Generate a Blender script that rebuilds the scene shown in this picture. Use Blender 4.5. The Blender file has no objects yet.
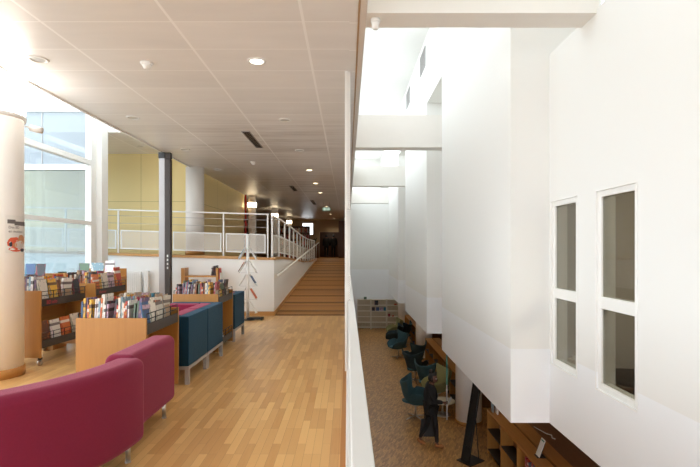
import bpy, bmesh, math, random
from mathutils import Vector, Matrix
random.seed(7)
S = bpy.context.scene
COL = S.collection
PI = math.pi
LF = -2.85            # level of the lower floor
EYE = 1.6

# ------------------------------------------------------------------ materials
def lin(c):
    c = c / 255.0
    return c / 12.92 if c <= 0.04045 else ((c + 0.055) / 1.055) ** 2.4
def rgb(r, g, b): return (lin(r), lin(g), lin(b), 1.0)

def nodes(name):
    m = bpy.data.materials.new(name); m.use_nodes = True
    nt = m.node_tree
    return m, nt, nt.nodes['Principled BSDF']
def N(nt, t, **kw):
    n = nt.nodes.new(t)
    for k, v in kw.items(): setattr(n, k, v)
    return n
def coords(nt, scale=(1, 1, 1), rot=(0, 0, 0), loc=(0, 0, 0)):
    tc = N(nt, 'ShaderNodeTexCoord'); mp = N(nt, 'ShaderNodeMapping')
    mp.inputs['Scale'].default_value = scale; mp.inputs['Rotation'].default_value = rot
    mp.inputs['Location'].default_value = loc
    nt.links.new(tc.outputs['Object'], mp.inputs['Vector'])
    return mp.outputs['Vector']
def mixc(nt, fac, a, b, blend='MIX'):
    n = N(nt, 'ShaderNodeMix', data_type='RGBA', blend_type=blend)
    for k, v in ((0, fac), (6, a), (7, b)):
        if hasattr(v, 'is_linked'): nt.links.new(v, n.inputs[k])
        else: n.inputs[k].default_value = v
    return n.outputs[2]
def mathn(nt, op, a, b=None, c=None):
    n = N(nt, 'ShaderNodeMath', operation=op)
    for i, v in enumerate((a, b, c)):
        if v is None: continue
        if hasattr(v, 'is_linked'): nt.links.new(v, n.inputs[i])
        else: n.inputs[i].default_value = v
    return n.outputs[0]
def noise(nt, vec, scale, detail=3, rough=.5):
    n = N(nt, 'ShaderNodeTexNoise'); n.inputs['Scale'].default_value = scale
    n.inputs['Detail'].default_value = detail; n.inputs['Roughness'].default_value = rough
    nt.links.new(vec, n.inputs['Vector']); return n.outputs['Fac']
def bump(nt, b, h, dist, strength=.4):
    n = N(nt, 'ShaderNodeBump'); n.inputs['Distance'].default_value = dist; n.inputs['Strength'].default_value = strength
    nt.links.new(h, n.inputs['Height']); nt.links.new(n.outputs['Normal'], b.inputs['Normal'])

def plain(name, c, rough=.5, metal=0, var=.06, nscale=6, bmp=0, bscale=200, spec=.5, sheen=0):
    m, nt, b = nodes(name)
    v = coords(nt)
    f = noise(nt, v, nscale)
    dark = tuple(x * (1 - var) for x in c[:3]) + (1,); lite = tuple(min(1, x * (1 + var)) for x in c[:3]) + (1,)
    nt.links.new(mixc(nt, f, dark, lite), b.inputs['Base Color'])
    b.inputs['Roughness'].default_value = rough; b.inputs['Metallic'].default_value = metal
    b.inputs['Specular IOR Level'].default_value = spec
    if sheen:
        b.inputs['Sheen Weight'].default_value = sheen; b.inputs['Sheen Tint'].default_value = tuple(.4 + .6 * x / max(c[:3]) for x in c[:3]) + (1,); b.inputs['Sheen Roughness'].default_value = .4
    if bmp: bump(nt, b, noise(nt, v, bscale, 2), bmp)
    return m
def wood(name, c1, c2, axis=2, rough=.4, scale=9):
    m, nt, b = nodes(name)
    sc = [scale] * 3; sc[axis] = scale * .06
    v = coords(nt, tuple(sc))
    f = noise(nt, v, 3.0, 4, .6)
    nt.links.new(mixc(nt, f, c1, c2), b.inputs['Base Color'])
    b.inputs['Roughness'].default_value = rough
    return m
def planks(name, c_a, c_b, c_gap, length, width, rough=.32, along='Y', hi=None):
    m, nt, b = nodes(name)
    v = coords(nt, rot=(0, 0, PI / 2) if along == 'Y' else (0, 0, 0))
    br = N(nt, 'ShaderNodeTexBrick'); br.offset = .37; br.offset_frequency = 3
    br.inputs['Scale'].default_value = 1; br.inputs['Brick Width'].default_value = length
    br.inputs['Row Height'].default_value = width; br.inputs['Mortar Size'].default_value = .0012
    br.inputs['Bias'].default_value = 0
    br.inputs['Color1'].default_value = c_a; br.inputs['Color2'].default_value = c_b; br.inputs['Mortar'].default_value = c_gap
    nt.links.new(v, br.inputs['Vector'])
    g = coords(nt, (22, 1.6, 1) if along == 'Y' else (1.6, 22, 1))
    f = noise(nt, g, 2.2, 4, .6)
    c = mixc(nt, mathn(nt, 'MULTIPLY', f, .55), br.outputs['Color'], hi or c_b)
    nt.links.new(c, b.inputs['Base Color'])
    b.inputs['Roughness'].default_value = rough
    bump(nt, b, br.outputs['Fac'], -.0006, .3)
    return m

M = {}
M['wall'] = plain('white_plaster', rgb(236, 235, 232), .75, var=.015, nscale=1.5)
M['white'] = plain('white_paint', rgb(232, 231, 228), .45, var=.02)
M['beam'] = plain('beam_paint', rgb(233, 229, 222), .6, var=.015)
M['railpaint'] = plain('guard_grey_white', rgb(208, 207, 204), .5, var=.03)
M['roof'] = plain('roof_paint', rgb(234, 233, 230), .8, var=.015)
M['pillar'] = plain('pillar_paint', rgb(240, 236, 230), .6, var=.015)
M['frame'] = plain('window_frame_white', rgb(238, 237, 233), .4, var=.015)
M['darkmetal'] = plain('dark_metal_tray', rgb(62, 57, 54), .5, var=.08, spec=.4)
M['black'] = plain('black_metal', rgb(22, 21, 22), .45, var=.1)
M['chrome'] = plain('brushed_steel', rgb(196, 192, 186), .28, 1.0, var=.05)
M['grey'] = plain('grey_steel', rgb(168, 164, 164), .45, .2, var=.05)
M['charcoal'] = plain('charcoal_cover', rgb(66, 58, 54), .7, var=.12, nscale=20)
M['oak'] = wood('oak_veneer', rgb(186, 132, 66), rgb(164, 112, 52), 2, .42)
M['oakx'] = wood('oak_veneer_cross', rgb(194, 140, 74), rgb(172, 118, 56), 0, .42)
M['oaky'] = wood('oak_veneer_long', rgb(190, 132, 68), rgb(160, 106, 50), 1, .4)
M['oakcap'] = wood('oak_capping', rgb(200, 152, 92), rgb(178, 128, 70), 0, .4)
M['brownwood'] = wood('brown_wood', rgb(128, 84, 50), rgb(98, 62, 36), 1, .4)
M['bench'] = wood('bench_top', rgb(140, 94, 60), rgb(118, 76, 46), 1, .4)
M['walnut'] = wood('walnut_boards', rgb(120, 76, 46), rgb(88, 54, 32), 2, .4)
M['floor'] = planks('maple_strip_floor', rgb(224, 182, 120), rgb(186, 136, 82), rgb(140, 100, 58), .52, .068, .28, hi=rgb(214, 170, 110))
M['darkshelf'] = plain('dark_shelf_board', rgb(40, 34, 32), .5, var=.1)
M['shelfmetal'] = plain('pale_metal_shelf', rgb(228, 220, 204), .5, var=.04)
M['magenta'] = plain('magenta_wool', rgb(118, 31, 56), .9, var=.1, nscale=90, bmp=.0012, bscale=700, sheen=.35, spec=.2)
M['pinkdeep'] = plain('magenta_wool_inner', rgb(132, 36, 66), .9, var=.1, nscale=90, bmp=.0012, bscale=700, sheen=.3, spec=.2)
M['blue'] = plain('petrol_blue_wool', rgb(20, 55, 74), .9, var=.12, nscale=120, bmp=.0012, bscale=700, sheen=.15, spec=.2)
M['teal'] = plain('teal_wool', rgb(46, 78, 86), .85, var=.08, nscale=60, sheen=.2)
M['tealdark'] = plain('dark_teal_wool', rgb(38, 58, 64), .85, var=.08, nscale=60, sheen=.2)
M['tealin'] = plain('teal_wool_cushion', rgb(66, 104, 114), .85, var=.08, nscale=60, sheen=.2)
M['olive'] = plain('olive_wool', rgb(140, 136, 92), .85, var=.08, nscale=60, sheen=.2)
M['yellow'] = plain('yellow_panel_paint', rgb(222, 204, 128), .6, var=.03, nscale=2)
M['strip'] = plain('anti_slip_strip', rgb(38, 31, 27), .8)
M['red'] = plain('red_pipe_paint', rgb(190, 44, 34), .45)
M['screen'] = None
M['skin'] = plain('brown_skin', rgb(96, 62, 46), .55, var=.06)
M['hair'] = plain('black_hair', rgb(18, 15, 15), .6, var=.2, nscale=60)
M['jacket'] = plain('black_jacket_cloth', rgb(16, 15, 16), .9, var=.12, nscale=40)
M['trousers'] = plain('black_trouser_cloth', rgb(14, 14, 17), .85, var=.1, nscale=40)
M['tan'] = plain('tan_suede', rgb(160, 104, 58), .8, var=.08)
M['bag'] = plain('black_leather', rgb(22, 21, 22), .5, var=.1)
M['paper'] = plain('white_paper', rgb(232, 230, 224), .7, var=.02)
M['cream'] = plain('cream_laminate', rgb(206, 192, 170), .5, var=.03)
M['beige'] = plain('beige_plaster', rgb(170, 148, 116), .7)
M['dim'] = plain('dim_office_wall', rgb(168, 160, 146), .8, var=.05)
M['greenpaint'] = plain('green_teal_paint', rgb(60, 132, 118), .6, var=.03)
M['rubber'] = plain('black_rubber', rgb(28, 27, 27), .7)
M['facade'] = plain('pale_facade_panel', rgb(138, 146, 154), .5, var=.03, nscale=1)
M['asphalt'] = plain('grey_paving', rgb(150, 150, 148), .9, var=.1, nscale=3)
M['rib'] = plain('beige_fascia_paint', rgb(214, 203, 192), .55, var=.02)
M['brass'] = plain('brown_seal_strip', rgb(176, 140, 100), .5, var=.05)

# painted wall with a slightly different white below a height line
def dado():
    m, nt, b = nodes('two_tone_white_wall')
    tc = N(nt, 'ShaderNodeTexCoord'); sp = N(nt, 'ShaderNodeSeparateXYZ')
    nt.links.new(tc.outputs['Object'], sp.inputs[0])
    f = mathn(nt, 'GREATER_THAN', sp.outputs['Z'], .45)
    nt.links.new(mixc(nt, f, rgb(238, 239, 240), rgb(233, 232, 228)), b.inputs['Base Color'])
    b.inputs['Roughness'].default_value = .75
    return m
M['dado'] = dado()

# metal tile ceiling
def ceiling_mat(name, base, line):
    m, nt, b = nodes(name)
    tc = N(nt, 'ShaderNodeTexCoord'); sp = N(nt, 'ShaderNodeSeparateXYZ')
    nt.links.new(tc.outputs['Object'], sp.inputs[0])
    def lines(out, off, pitch, w):
        a = mathn(nt, 'ADD', out, off); a = mathn(nt, 'DIVIDE', a, pitch); a = mathn(nt, 'FRACT', a)
        return mathn(nt, 'LESS_THAN', a, w / pitch)
    lx = lines(sp.outputs['X'], .44 + 1.27 * 8, 1.27, .028)
    ly = lines(sp.outputs['Y'], -4.51 + .62 * 20, .62, .016)
    l = mathn(nt, 'MAXIMUM', lx, ly)
    v = coords(nt, (1, 1, 1))
    v2 = coords(nt, (.55, 2.6, 1))
    f = noise(nt, v2, 1.6, 4, .6)
    # tone differs a little from tile to tile
    ty = mathn(nt, 'FLOOR', mathn(nt, 'DIVIDE', mathn(nt, 'ADD', sp.outputs['Y'], -4.51 + .62 * 20), .62))
    tx = mathn(nt, 'FLOOR', mathn(nt, 'DIVIDE', mathn(nt, 'ADD', sp.outputs['X'], .44 + 1.27 * 8), 1.27))
    cb = N(nt, 'ShaderNodeCombineXYZ'); nt.links.new(tx, cb.inputs[0]); nt.links.new(ty, cb.inputs[1])
    wn = N(nt, 'ShaderNodeTexWhiteNoise', noise_dimensions='2D'); nt.links.new(cb.outputs[0], wn.inputs['Vector'])
    f = mathn(nt, 'ADD', mathn(nt, 'MULTIPLY', f, .75), mathn(nt, 'MULTIPLY', wn.outputs['Value'], .25))
    dk = tuple(x * .82 for x in base[:3]) + (1,)
    c = mixc(nt, f, dk, base)
    # sooty streaks around the air diffusers
    def sq(o, c0, w): a = mathn(nt, 'DIVIDE', mathn(nt, 'SUBTRACT', o, c0), w); return mathn(nt, 'MULTIPLY', a, a)
    near = mathn(nt, 'POWER', 2.718, mathn(nt, 'MULTIPLY', mathn(nt, 'ADD', sq(sp.outputs['X'], -1.7, 1.5), sq(sp.outputs['Y'], 9.6, 1.7)), -1))
    far = mathn(nt, 'POWER', 2.718, mathn(nt, 'MULTIPLY', mathn(nt, 'ADD', sq(sp.outputs['X'], -1.8, 1.6), sq(sp.outputs['Y'], 17, 3.2)), -1))
    stk = N(nt, 'ShaderNodeMapRange'); stk.inputs[1].default_value = .42; stk.inputs[2].default_value = .68
    nt.links.new(noise(nt, coords(nt, (.35, 3.2, 1)), 1.3, 3, .6), stk.inputs[0])
    st_ = mathn(nt, 'MULTIPLY', mathn(nt, 'MULTIPLY', mathn(nt, 'MAXIMUM', near, far), stk.outputs[0]), .5)
    c = mixc(nt, st_, c, rgb(128, 104, 84))
    c = mixc(nt, l, c, line)
    nt.links.new(c, b.inputs['Base Color'])
    b.inputs['Roughness'].default_value = .42
    b.inputs['Metallic'].default_value = .1
    bump(nt, b, l, .004, .5)
    return m
M['ceiling'] = ceiling_mat('metal_tile_ceiling', rgb(244, 241, 238), rgb(250, 248, 246))

def lower_floor():
    m, nt, b = nodes('industrial_mosaic_parquet')
    v = coords(nt, rot=(0, 0, PI / 2 + .35))
    br = N(nt, 'ShaderNodeTexBrick'); br.offset = .5
    br.inputs['Scale'].default_value = 1; br.inputs['Brick Width'].default_value = .13; br.inputs['Row Height'].default_value = .032
    br.inputs['Mortar Size'].default_value = .001
    br.inputs['Color1'].default_value = rgb(206, 156, 92); br.inputs['Color2'].default_value = rgb(138, 96, 52); br.inputs['Mortar'].default_value = rgb(84, 56, 30)
    nt.links.new(v, br.inputs['Vector'])
    f = noise(nt, coords(nt, (1, 1, 1)), .9, 4, .6)
    c = mixc(nt, f, rgb(150, 106, 60), rgb(196, 146, 86))
    nt.links.new(mixc(nt, .75, c, br.outputs['Color']), b.inputs['Base Color'])
    b.inputs['Roughness'].default_value = .42
    return m
M['lowfloor'] = lower_floor()

def ramp_mat():
    m, nt, b = nodes('ramp_cross_planks')
    tc = N(nt, 'ShaderNodeTexCoord'); sp = N(nt, 'ShaderNodeSeparateXYZ')
    nt.links.new(tc.outputs['Object'], sp.inputs[0])
    pl = mathn(nt, 'FRACT', mathn(nt, 'DIVIDE', sp.outputs['Y'], .2))
    gap = mathn(nt, 'LESS_THAN', pl, .05)
    idx = mathn(nt, 'FLOOR', mathn(nt, 'DIVIDE', sp.outputs['Y'], .2))
    wn = N(nt, 'ShaderNodeTexWhiteNoise', noise_dimensions='1D'); nt.links.new(idx, wn.inputs['W'])
    c = mixc(nt, wn.outputs['Value'], rgb(172, 120, 58), rgb(146, 98, 46))
    c = mixc(nt, gap, c, rgb(110, 72, 34))
    nt.links.new(c, b.inputs['Base Color']); b.inputs['Roughness'].default_value = .5; b.inputs['Specular IOR Level'].default_value = .2
    return m
M['ramp'] = ramp_mat()

def perforated(name, col, pitch, hole):
    m, nt, b = nodes(name)
    b.inputs['Base Color'].default_value = col; b.inputs['Roughness'].default_value = .5
    tc = N(nt, 'ShaderNodeTexCoord'); sp = N(nt, 'ShaderNodeSeparateXYZ')
    nt.links.new(tc.outputs['Object'], sp.inputs[0])
    s = mathn(nt, 'ADD', sp.outputs['X'], sp.outputs['Y'])
    def cell(o):
        a = mathn(nt, 'FRACT', mathn(nt, 'DIVIDE', o, pitch)); a = mathn(nt, 'SUBTRACT', a, .5)
        return mathn(nt, 'MULTIPLY', a, a)
    r2 = mathn(nt, 'ADD', cell(s), cell(sp.outputs['Z']))
    nt.links.new(mathn(nt, 'GREATER_THAN', r2, hole * hole), b.inputs['Alpha'])
    return m
M['perf'] = perforated('perforated_white_sheet', rgb(222, 216, 206), .022, .40)
M['perfopen'] = perforated('perforated_white_screen_sheet', rgb(236, 233, 228), .028, .40)
M['perfpost'] = perforated('perforated_white_channel', rgb(240, 238, 234), .032, .24)

def glass(name, tint, lo=.04, hi=.55):
    m = bpy.data.materials.new(name); m.use_nodes = True; nt = m.node_tree
    nt.nodes.clear()
    out = N(nt, 'ShaderNodeOutputMaterial'); mx = N(nt, 'ShaderNodeMixShader')
    t = N(nt, 'ShaderNodeBsdfTransparent'); t.inputs['Color'].default_value = tint
    g = N(nt, 'ShaderNodeBsdfGlossy'); g.inputs['Roughness'].default_value = .02; g.inputs['Color'].default_value = (.95, .97, .97, 1)
    lw = N(nt, 'ShaderNodeLayerWeight'); lw.inputs['Blend'].default_value = .5
    f = mathn(nt, 'MULTIPLY_ADD', mathn(nt, 'POWER', lw.outputs['Facing'], 4.0), hi, lo)
    nt.links.new(f, mx.inputs[0]); nt.links.new(t.outputs[0], mx.inputs[1]); nt.links.new(g.outputs[0], mx.inputs[2])
    nt.links.new(mx.outputs[0], out.inputs['Surface'])
    return m
M['glass'] = glass('window_glass', (.95, .98, .98, 1))
M['blueglass'] = glass('tinted_wing_glass', (.60, .67, .70, 1), .08, .4)
M['softglass'] = glass('void_dimming_glass', (.80, .80, .80, 1))  # tint added to the unseen skylight pane to cut daylight in the void
M['greyglass'] = glass('grey_window_glass', (.62, .62, .58, 1))

def glow(name, col, strength):
    m, nt, b = nodes(name)
    b.inputs['Base Color'].default_value = (.8, .8, .8, 1)
    b.inputs['Emission Color'].default_value = col; b.inputs['Emission Strength'].default_value = strength
    return m
M['lamp_on'] = glow('lamp_lit', (1, .93, .82, 1), 9)
M['lamp_warm'] = glow('lamp_warm_lit', (1, .8, .5, 1), 6)
M['shaft_glow'] = glow('added_shaft_glow', (1, .95, .88, 1), 9); M['shaft_glow_warm'] = glow('added_shaft_glow_warm', (1, .80, .52, 1), 7)  # emissive stand-in for uplight washing the pillar shafts
M['lamp_off'] = plain('lamp_reflector', rgb(196, 192, 186), .35, .4)
M['exit'] = glow('exit_green', (.03, .25, .14, 1), .35)
M['exitwhite'] = glow('exit_white', (.8, 1, .9, 1), .6)

# ------------------------------------------------------------------ mesh helper
class MB:
    def __init__(s): s.bm = bmesh.new(); s.mi = 0
    def _new(s, fs):
        for f in fs: f.material_index = s.mi
    def box(s, x0, y0, z0, x1, y1, z1, mat=None):
        P = [(x0, y0, z0), (x1, y0, z0), (x1, y1, z0), (x0, y1, z0), (x0, y0, z1), (x1, y0, z1), (x1, y1, z1), (x0, y1, z1)]
        return s.hexa(P, mat)
    def hexa(s, P, mat=None):
        vs = [s.bm.verts.new((mat @ Vector(p)) if mat else p) for p in P]
        fs = [s.bm.faces.new([vs[i] for i in f]) for f in ((0, 3, 2, 1), (4, 5, 6, 7), (0, 1, 5, 4), (1, 2, 6, 5), (2, 3, 7, 6), (3, 0, 4, 7))]
        s._new(fs); return s
    def lathe(s, prof, c=(0, 0, 0), seg=24, mat=None, cap=True, a0=0, a1=2 * PI):
        full = abs(a1 - a0 - 2 * PI) < 1e-6
        n = seg if full else seg + 1
        rings = []
        for r, z in prof:
            ring = []
            for i in range(n):
                a = a0 + (a1 - a0) * i / seg
                p = Vector((c[0] + r * math.cos(a), c[1] + r * math.sin(a), c[2] + z))
                ring.append(s.bm.verts.new((mat @ p) if mat else p))
            rings.append(ring)
        fs = []
        for a, b in zip(rings, rings[1:]):
            for i in range(seg):
                j = (i + 1) % n
                fs.append(s.bm.faces.new((a[i], a[j], b[j], b[i])))
        if cap and full:
            fs.append(s.bm.faces.new(rings[0][::-1])); fs.append(s.bm.faces.new(rings[-1]))
        for f in fs: f.smooth = True
        s._new(fs); return s
    def cyl(s, r, z0, z1, c=(0, 0), seg=24, r1=None, mat=None):
        return s.lathe([(r, z0), (r if r1 is None else r1, z1)], (c[0], c[1], 0), seg, mat)
    def tube(s, pts, r, seg=8):
        pts = [Vector(p) for p in pts]; rings = []; up = None
        for i, p in enumerate(pts):
            d = (pts[min(i + 1, len(pts) - 1)] - pts[max(i - 1, 0)]).normalized()
            if up is None: up = Vector((0, 0, 1)) if abs(d.z) < .9 else Vector((1, 0, 0))
            u = d.cross(up).normalized(); w = u.cross(d).normalized(); up = w
            rr = r[i] if isinstance(r, (list, tuple)) else r
            rings.append([s.bm.verts.new(p + u * rr * math.cos(2 * PI * k / seg) + w * rr * math.sin(2 * PI * k / seg)) for k in range(seg)])
        fs = []
        for a, b in zip(rings, rings[1:]):
            for k in range(seg): fs.append(s.bm.faces.new((a[k], a[(k + 1) % seg], b[(k + 1) % seg], b[k])))
        fs.append(s.bm.faces.new(rings[0][::-1])); fs.append(s.bm.faces.new(rings[-1]))
        for f in fs: f.smooth = True
        s._new(fs); return s
    def prism(s, poly, z0, z1):
        a = [s.bm.verts.new((x, y, z0)) for x, y in poly]; b = [s.bm.verts.new((x, y, z1)) for x, y in poly]
        fs = [s.bm.faces.new(a[::-1]), s.bm.faces.new(b)]; n = len(poly)
        for i in range(n): fs.append(s.bm.faces.new((a[i], a[(i + 1) % n], b[(i + 1) % n], b[i])))
        s._new(fs); return s
    def sweep(s, path, section):
        """section (u,z) swept along path of ((x,y),(nx,ny)); u measured along the normal"""
        rings = [[s.bm.verts.new((p[0] + n[0] * u, p[1] + n[1] * u, z)) for u, z in section] for p, n in path]
        k = len(section); fs = []
        for a, b in zip(rings, rings[1:]):
            for i in range(k): fs.append(s.bm.faces.new((a[i], a[(i + 1) % k], b[(i + 1) % k], b[i])))
        fs.append(s.bm.faces.new(rings[0][::-1])); fs.append(s.bm.faces.new(rings[-1]))
        s._new(fs); return s
    def grid(s, rows, smooth=True):
        V = [[s.bm.verts.new(p) for p in r] for r in rows]; fs = []
        for a, b in zip(V, V[1:]):
            for i in range(len(a) - 1): fs.append(s.bm.faces.new((a[i], a[i + 1], b[i + 1], b[i])))
        for f in fs: f.smooth = smooth
        s._new(fs); return s
    def build(s, name, mats, parent=None, bev=0, seg=3, smooth=False, loc=None):
        bmesh.ops.recalc_face_normals(s.bm, faces=s.bm.faces)
        me = bpy.data.meshes.new(name); s.bm.to_mesh(me); s.bm.free()
        for m in (mats if isinstance(mats, (list, tuple)) else [mats]):
            me.materials.append(M[m] if isinstance(m, str) else m)
        o = bpy.data.objects.new(name, me); COL.objects.link(o)
        if parent: o.parent = parent
        if loc: o.location = loc
        if bev:
            b = o.modifiers.new('soft_edge', 'BEVEL'); b.width = bev; b.segments = seg; b.limit_method = 'ANGLE'; b.angle_limit = .7
            if smooth:
                for p in me.polygons: p.use_smooth = True
                b.harden_normals = True
        return o
def tag(o, label, cat, group=None, kind=None):
    o['label'] = label; o['category'] = cat
    if group: o['group'] = group
    if kind: o['kind'] = kind
    return o
def thing(name, label, cat, loc=(0, 0, 0), rz=0, group=None):
    o = bpy.data.objects.new(name, None); COL.objects.link(o); o.empty_display_size = .1
    o.location = loc; o.rotation_euler = (0, 0, rz)
    return tag(o, label, cat, group)
def struct(name, mb, mat, label=None, cat=None, bev=0):
    o = mb.build(name, mat, bev=bev); o['kind'] = 'structure'
    if label: o['label'] = label
    o['category'] = cat or name.split('_')[0]
    return o
def box(*a): return MB().box(*a)
def dup(root, loc, rz=0, label=None, group=None):
    r = root.copy(); COL.objects.link(r); r.location = loc; r.rotation_euler = (0, 0, rz)
    if label: r['label'] = label
    if group: r['group'] = group
    for ch in list(root.children):
        c = ch.copy(); COL.objects.link(c); c.parent = r
        for g in list(ch.children):
            d = g.copy(); COL.objects.link(d); d.parent = c
    return r
def light(name, typ, loc, energy, col=(1, 1, 1), size=.1, rot=(0, 0, 0), spot=None, blend=.5, parent=None, size_y=None):
    l = bpy.data.lights.new(name, typ); l.energy = energy; l.color = col
    if typ == 'AREA':
        l.size = size
        if size_y: l.shape = 'RECTANGLE'; l.size_y = size_y
    else: l.shadow_soft_size = size
    if spot: l.spot_size = spot; l.spot_blend = blend
    o = bpy.data.objects.new(name, l); COL.objects.link(o); o.location = loc; o.rotation_euler = rot
    if parent: o.parent = parent
    return o

# ------------------------------------------------------------------ the upper floor, ceiling and void
CZ = 3.80
FX0, FX1 = -5.62, 0.0
struct('floor', box(FX0, -3, -.4, FX1, 11.22, 0), 'floor', 'light maple strip floor of the reading gallery', 'floor')
struct('floor_lower', box(-4.2, -3, LF - .2, 6.2, 26.6, LF), 'lowfloor', 'brown mosaic parquet of the lower hall', 'floor')
struct('ceiling', box(-4.17, -3, CZ, .115, 40, CZ + .3), 'ceiling', 'white metal tile ceiling over the gallery', 'ceiling')
t1 = MB(); t1.box(.02, -3, CZ - .012, .10, 40, CZ - .001)
struct('trim_1', t1, 'ceiling', 'pale edge strip of the gallery ceiling', 'trim')
struct('trim_2', box(.101, -3, CZ - .02, .118, 40, CZ - .002), 'brass', 'thin brown seal beside the ceiling edge', 'trim')
struct('trim_3', box(.12, -3, CZ - .02, .18, 40, CZ + .3), 'rib', 'beige fascia board along the ceiling edge', 'trim')
struct('trim_4', box(-4.20, -3, CZ - .03, -4.17, 12.9, CZ + .3), 'white', 'white lip along the window side of the ceiling', 'trim')
struct('wall_left_upper', (lambda m: (m.box(0, -3, CZ + .3, .18, 10, 5.2), m.box(0, 10, CZ + .3, .18, 27, 4.5), m.box(0, -3, 6.5, .18, 27, 6.67))[0])(MB()), 'wall', 'white upper wall above the gallery ceiling', 'wall')
cl = thing('window_6', 'unseen clerestory glazing added above the gallery ceiling', 'window', (0, 0, 0)); cl['kind'] = 'structure'  # out of view; added to throw daylight on the bays and roof
for k in range(16):
    y = -3 + 1.99 * k; box(.05, y, 5.2 if y < 10 else 4.5, .13, y + .08, 6.5).build('mullion', 'frame', cl)
box(.085, -2.9, 5.2, .091, 10, 6.5).build('pane', 'glass', cl); box(.085, 10, 4.5, .091, 26.9, 6.5).build('pane', 'glass', cl)
sk = thing('window_8', 'glazed skylight in the roof of the void', 'window', (0, 0, 6.77)); sk['kind'] = 'structure'
box(.3, 4.8, 0, 2.9, 9.8, .006).build('pane', 'softglass', sk); box(.3, 18.1, 0, 2.3, 23.4, .006).build('pane', 'glass', sk)
struct('roof_bounce', box(-4.09, -3, CZ + .31, -.01, 40, CZ + .36), 'wall', 'unseen pale roof added above the gallery to bounce daylight', 'roof')  # out of view; kept white to bounce sky light up into the void
struct('wall_left_lower', box(-4.2, -3, LF, -4.1, 26.5, -.4), 'wall', 'white wall under the gallery', 'wall')
struct('ceiling_lower_left', box(-4.2, 11.3, -.55, -.02, 26.5, -.41), 'white', 'ceiling of the lower hall under the ramp', 'ceiling')
# floor edge strip of paler boards along the guard
struct('trim_5', box(-.055, -3, 0, 0, 11.2, .004), 'oaky', 'border board of the maple floor beside the guard', 'trim')

# right hand wall of the void
XW, XB, WB = 2.326, 1.88, -.40
RT = 6.67
W1, W2 = (4.73, 5.315), (3.75, 4.36)
WZ0, WZ1 = .30, 2.135
wr = MB()
wr.box(XW, -3, WB, XW + .18, W2[0], 3.84)
wr.box(XW, W2[1], WB, XW + .18, W1[0], 3.84)
wr.box(XW, W1[1], WB, XW + .18, 5.37, 3.84)
for a, b in (W1, W2):
    wr.box(XW, a, WB, XW + .18, b, WZ0); wr.box(XW, a, WZ1, XW + .18, b, 3.84)
struct('wall_right', wr, 'dado', 'tall white wall with two narrow windows', 'wall')
struct('wall_right_ledge', box(XW + .18, -3, 3.66, 2.95, 5.37, 3.84), 'wall', 'white ledge above the two windows', 'wall')
struct('wall_right_high', box(2.95, -3, 3.66, 3.1, 5.37, RT), 'wall', 'set back white wall above the windows', 'wall')
bay = MB()
for a, b in ((5.37, 9.27), (11.04, 15.1), (17.2, 21.2)):
    bay.box(XB, a, WB, XW + .6, b, RT)
bay.box(XB, 9.27, 5.05, XW + .6, 11.04, RT); bay.box(XB, 15.1, 5.05, XW + .6, 17.2, RT); bay.box(XB, 21.2, 5.05, XW + .6, 26.3, RT)
struct('wall_right_bays', bay, 'dado', 'projecting white bays of the tall right wall', 'wall')
rec = MB()
for a, b in ((9.27, 11.04), (15.1, 17.2), (21.2, 26.3)): rec.box(XW, a, WB, XW + .3, b, 5.05)
struct('wall_right_recess', rec, 'dado', 'white recessed wall between the bays', 'wall')
struct('wall_back', (lambda m: (m.box(-4.2, 26.3, LF, 6.2, 26.5, -.4), m.box(-.1, 26.3, -.4, 5, 26.5, RT))[0])(MB()), 'dado', 'white end wall of the void', 'wall')
ro = MB()
ro.box(.0, 9.8, RT, 3.1, 18.1, RT + .2); ro.box(.0, 23.4, RT, 3.1, 26.5, RT + .2); ro.box(0, 18.1, RT, .3, 23.4, RT + .2); ro.box(2.3, 18.1, RT, 3.1, 23.4, RT + .2); ro.box(.0, -3, RT, .3, 9.8, RT + .2); ro.box(2.9, -3, RT, 3.1, 9.8, RT + .2); ro.box(.3, -3, RT, 2.9, 4.8, RT + .2)
struct('ceiling_void', ro, 'roof', 'white roof slab over the void', 'ceiling')
for i, (y, w) in enumerate(((4.35, .29), (10.1, .33), (16.3, .3), (22.35, .3))):
    struct('beam', box(.18, y, 3.80, XW + (.02 if i == 0 else 0), y + w, 4.5), 'beam',
           ('nearest white cross beam above the void', 'second white cross beam above the void', 'third white cross beam above the void', 'farthest white cross beam above the void')[i], 'beam')
struct('wall_front_blocker', box(.0, -3.2, WB, 6.2, -3, RT), 'wall', 'unseen white wall added behind the viewer to shade the void', 'wall')  # out of view; added to keep daylight off the near right wall
struct('wall_front_gallery_blocker', box(-1.5, -3.2, -.4, 0, -3, CZ + .3), 'wall', 'unseen white wall added behind the viewer to block gallery daylight', 'wall')  # out of view; added to block daylight heading for the right wall
# ventilation grilles high on the bays
for i, y in enumerate((11.2, 14.0)):
    v = thing('ventilation_grille', ('larger looking grey vent grille high on the white bay wall, nearer beam',
                                     'smaller looking grey vent grille high on the white bay wall, farther along')[i], 'vent', (XB, y, 6.0), 0, 'vent grilles on the high wall')
    f = MB(); f.box(-.02, 0, 0, -.002, .03, .48); f.box(-.02, .73, 0, -.002, .76, .48); f.box(-.02, .03, 0, -.002, .73, .03); f.box(-.02, .03, .45, -.002, .73, .48)
    f.build('frame', 'grey', v)
    l = MB()
    for k in range(12): l.box(-.014, .03, .035 + k * .035, -.004, .73, .052 + k * .035)
    l.build('louvre', 'grey', v)

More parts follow.
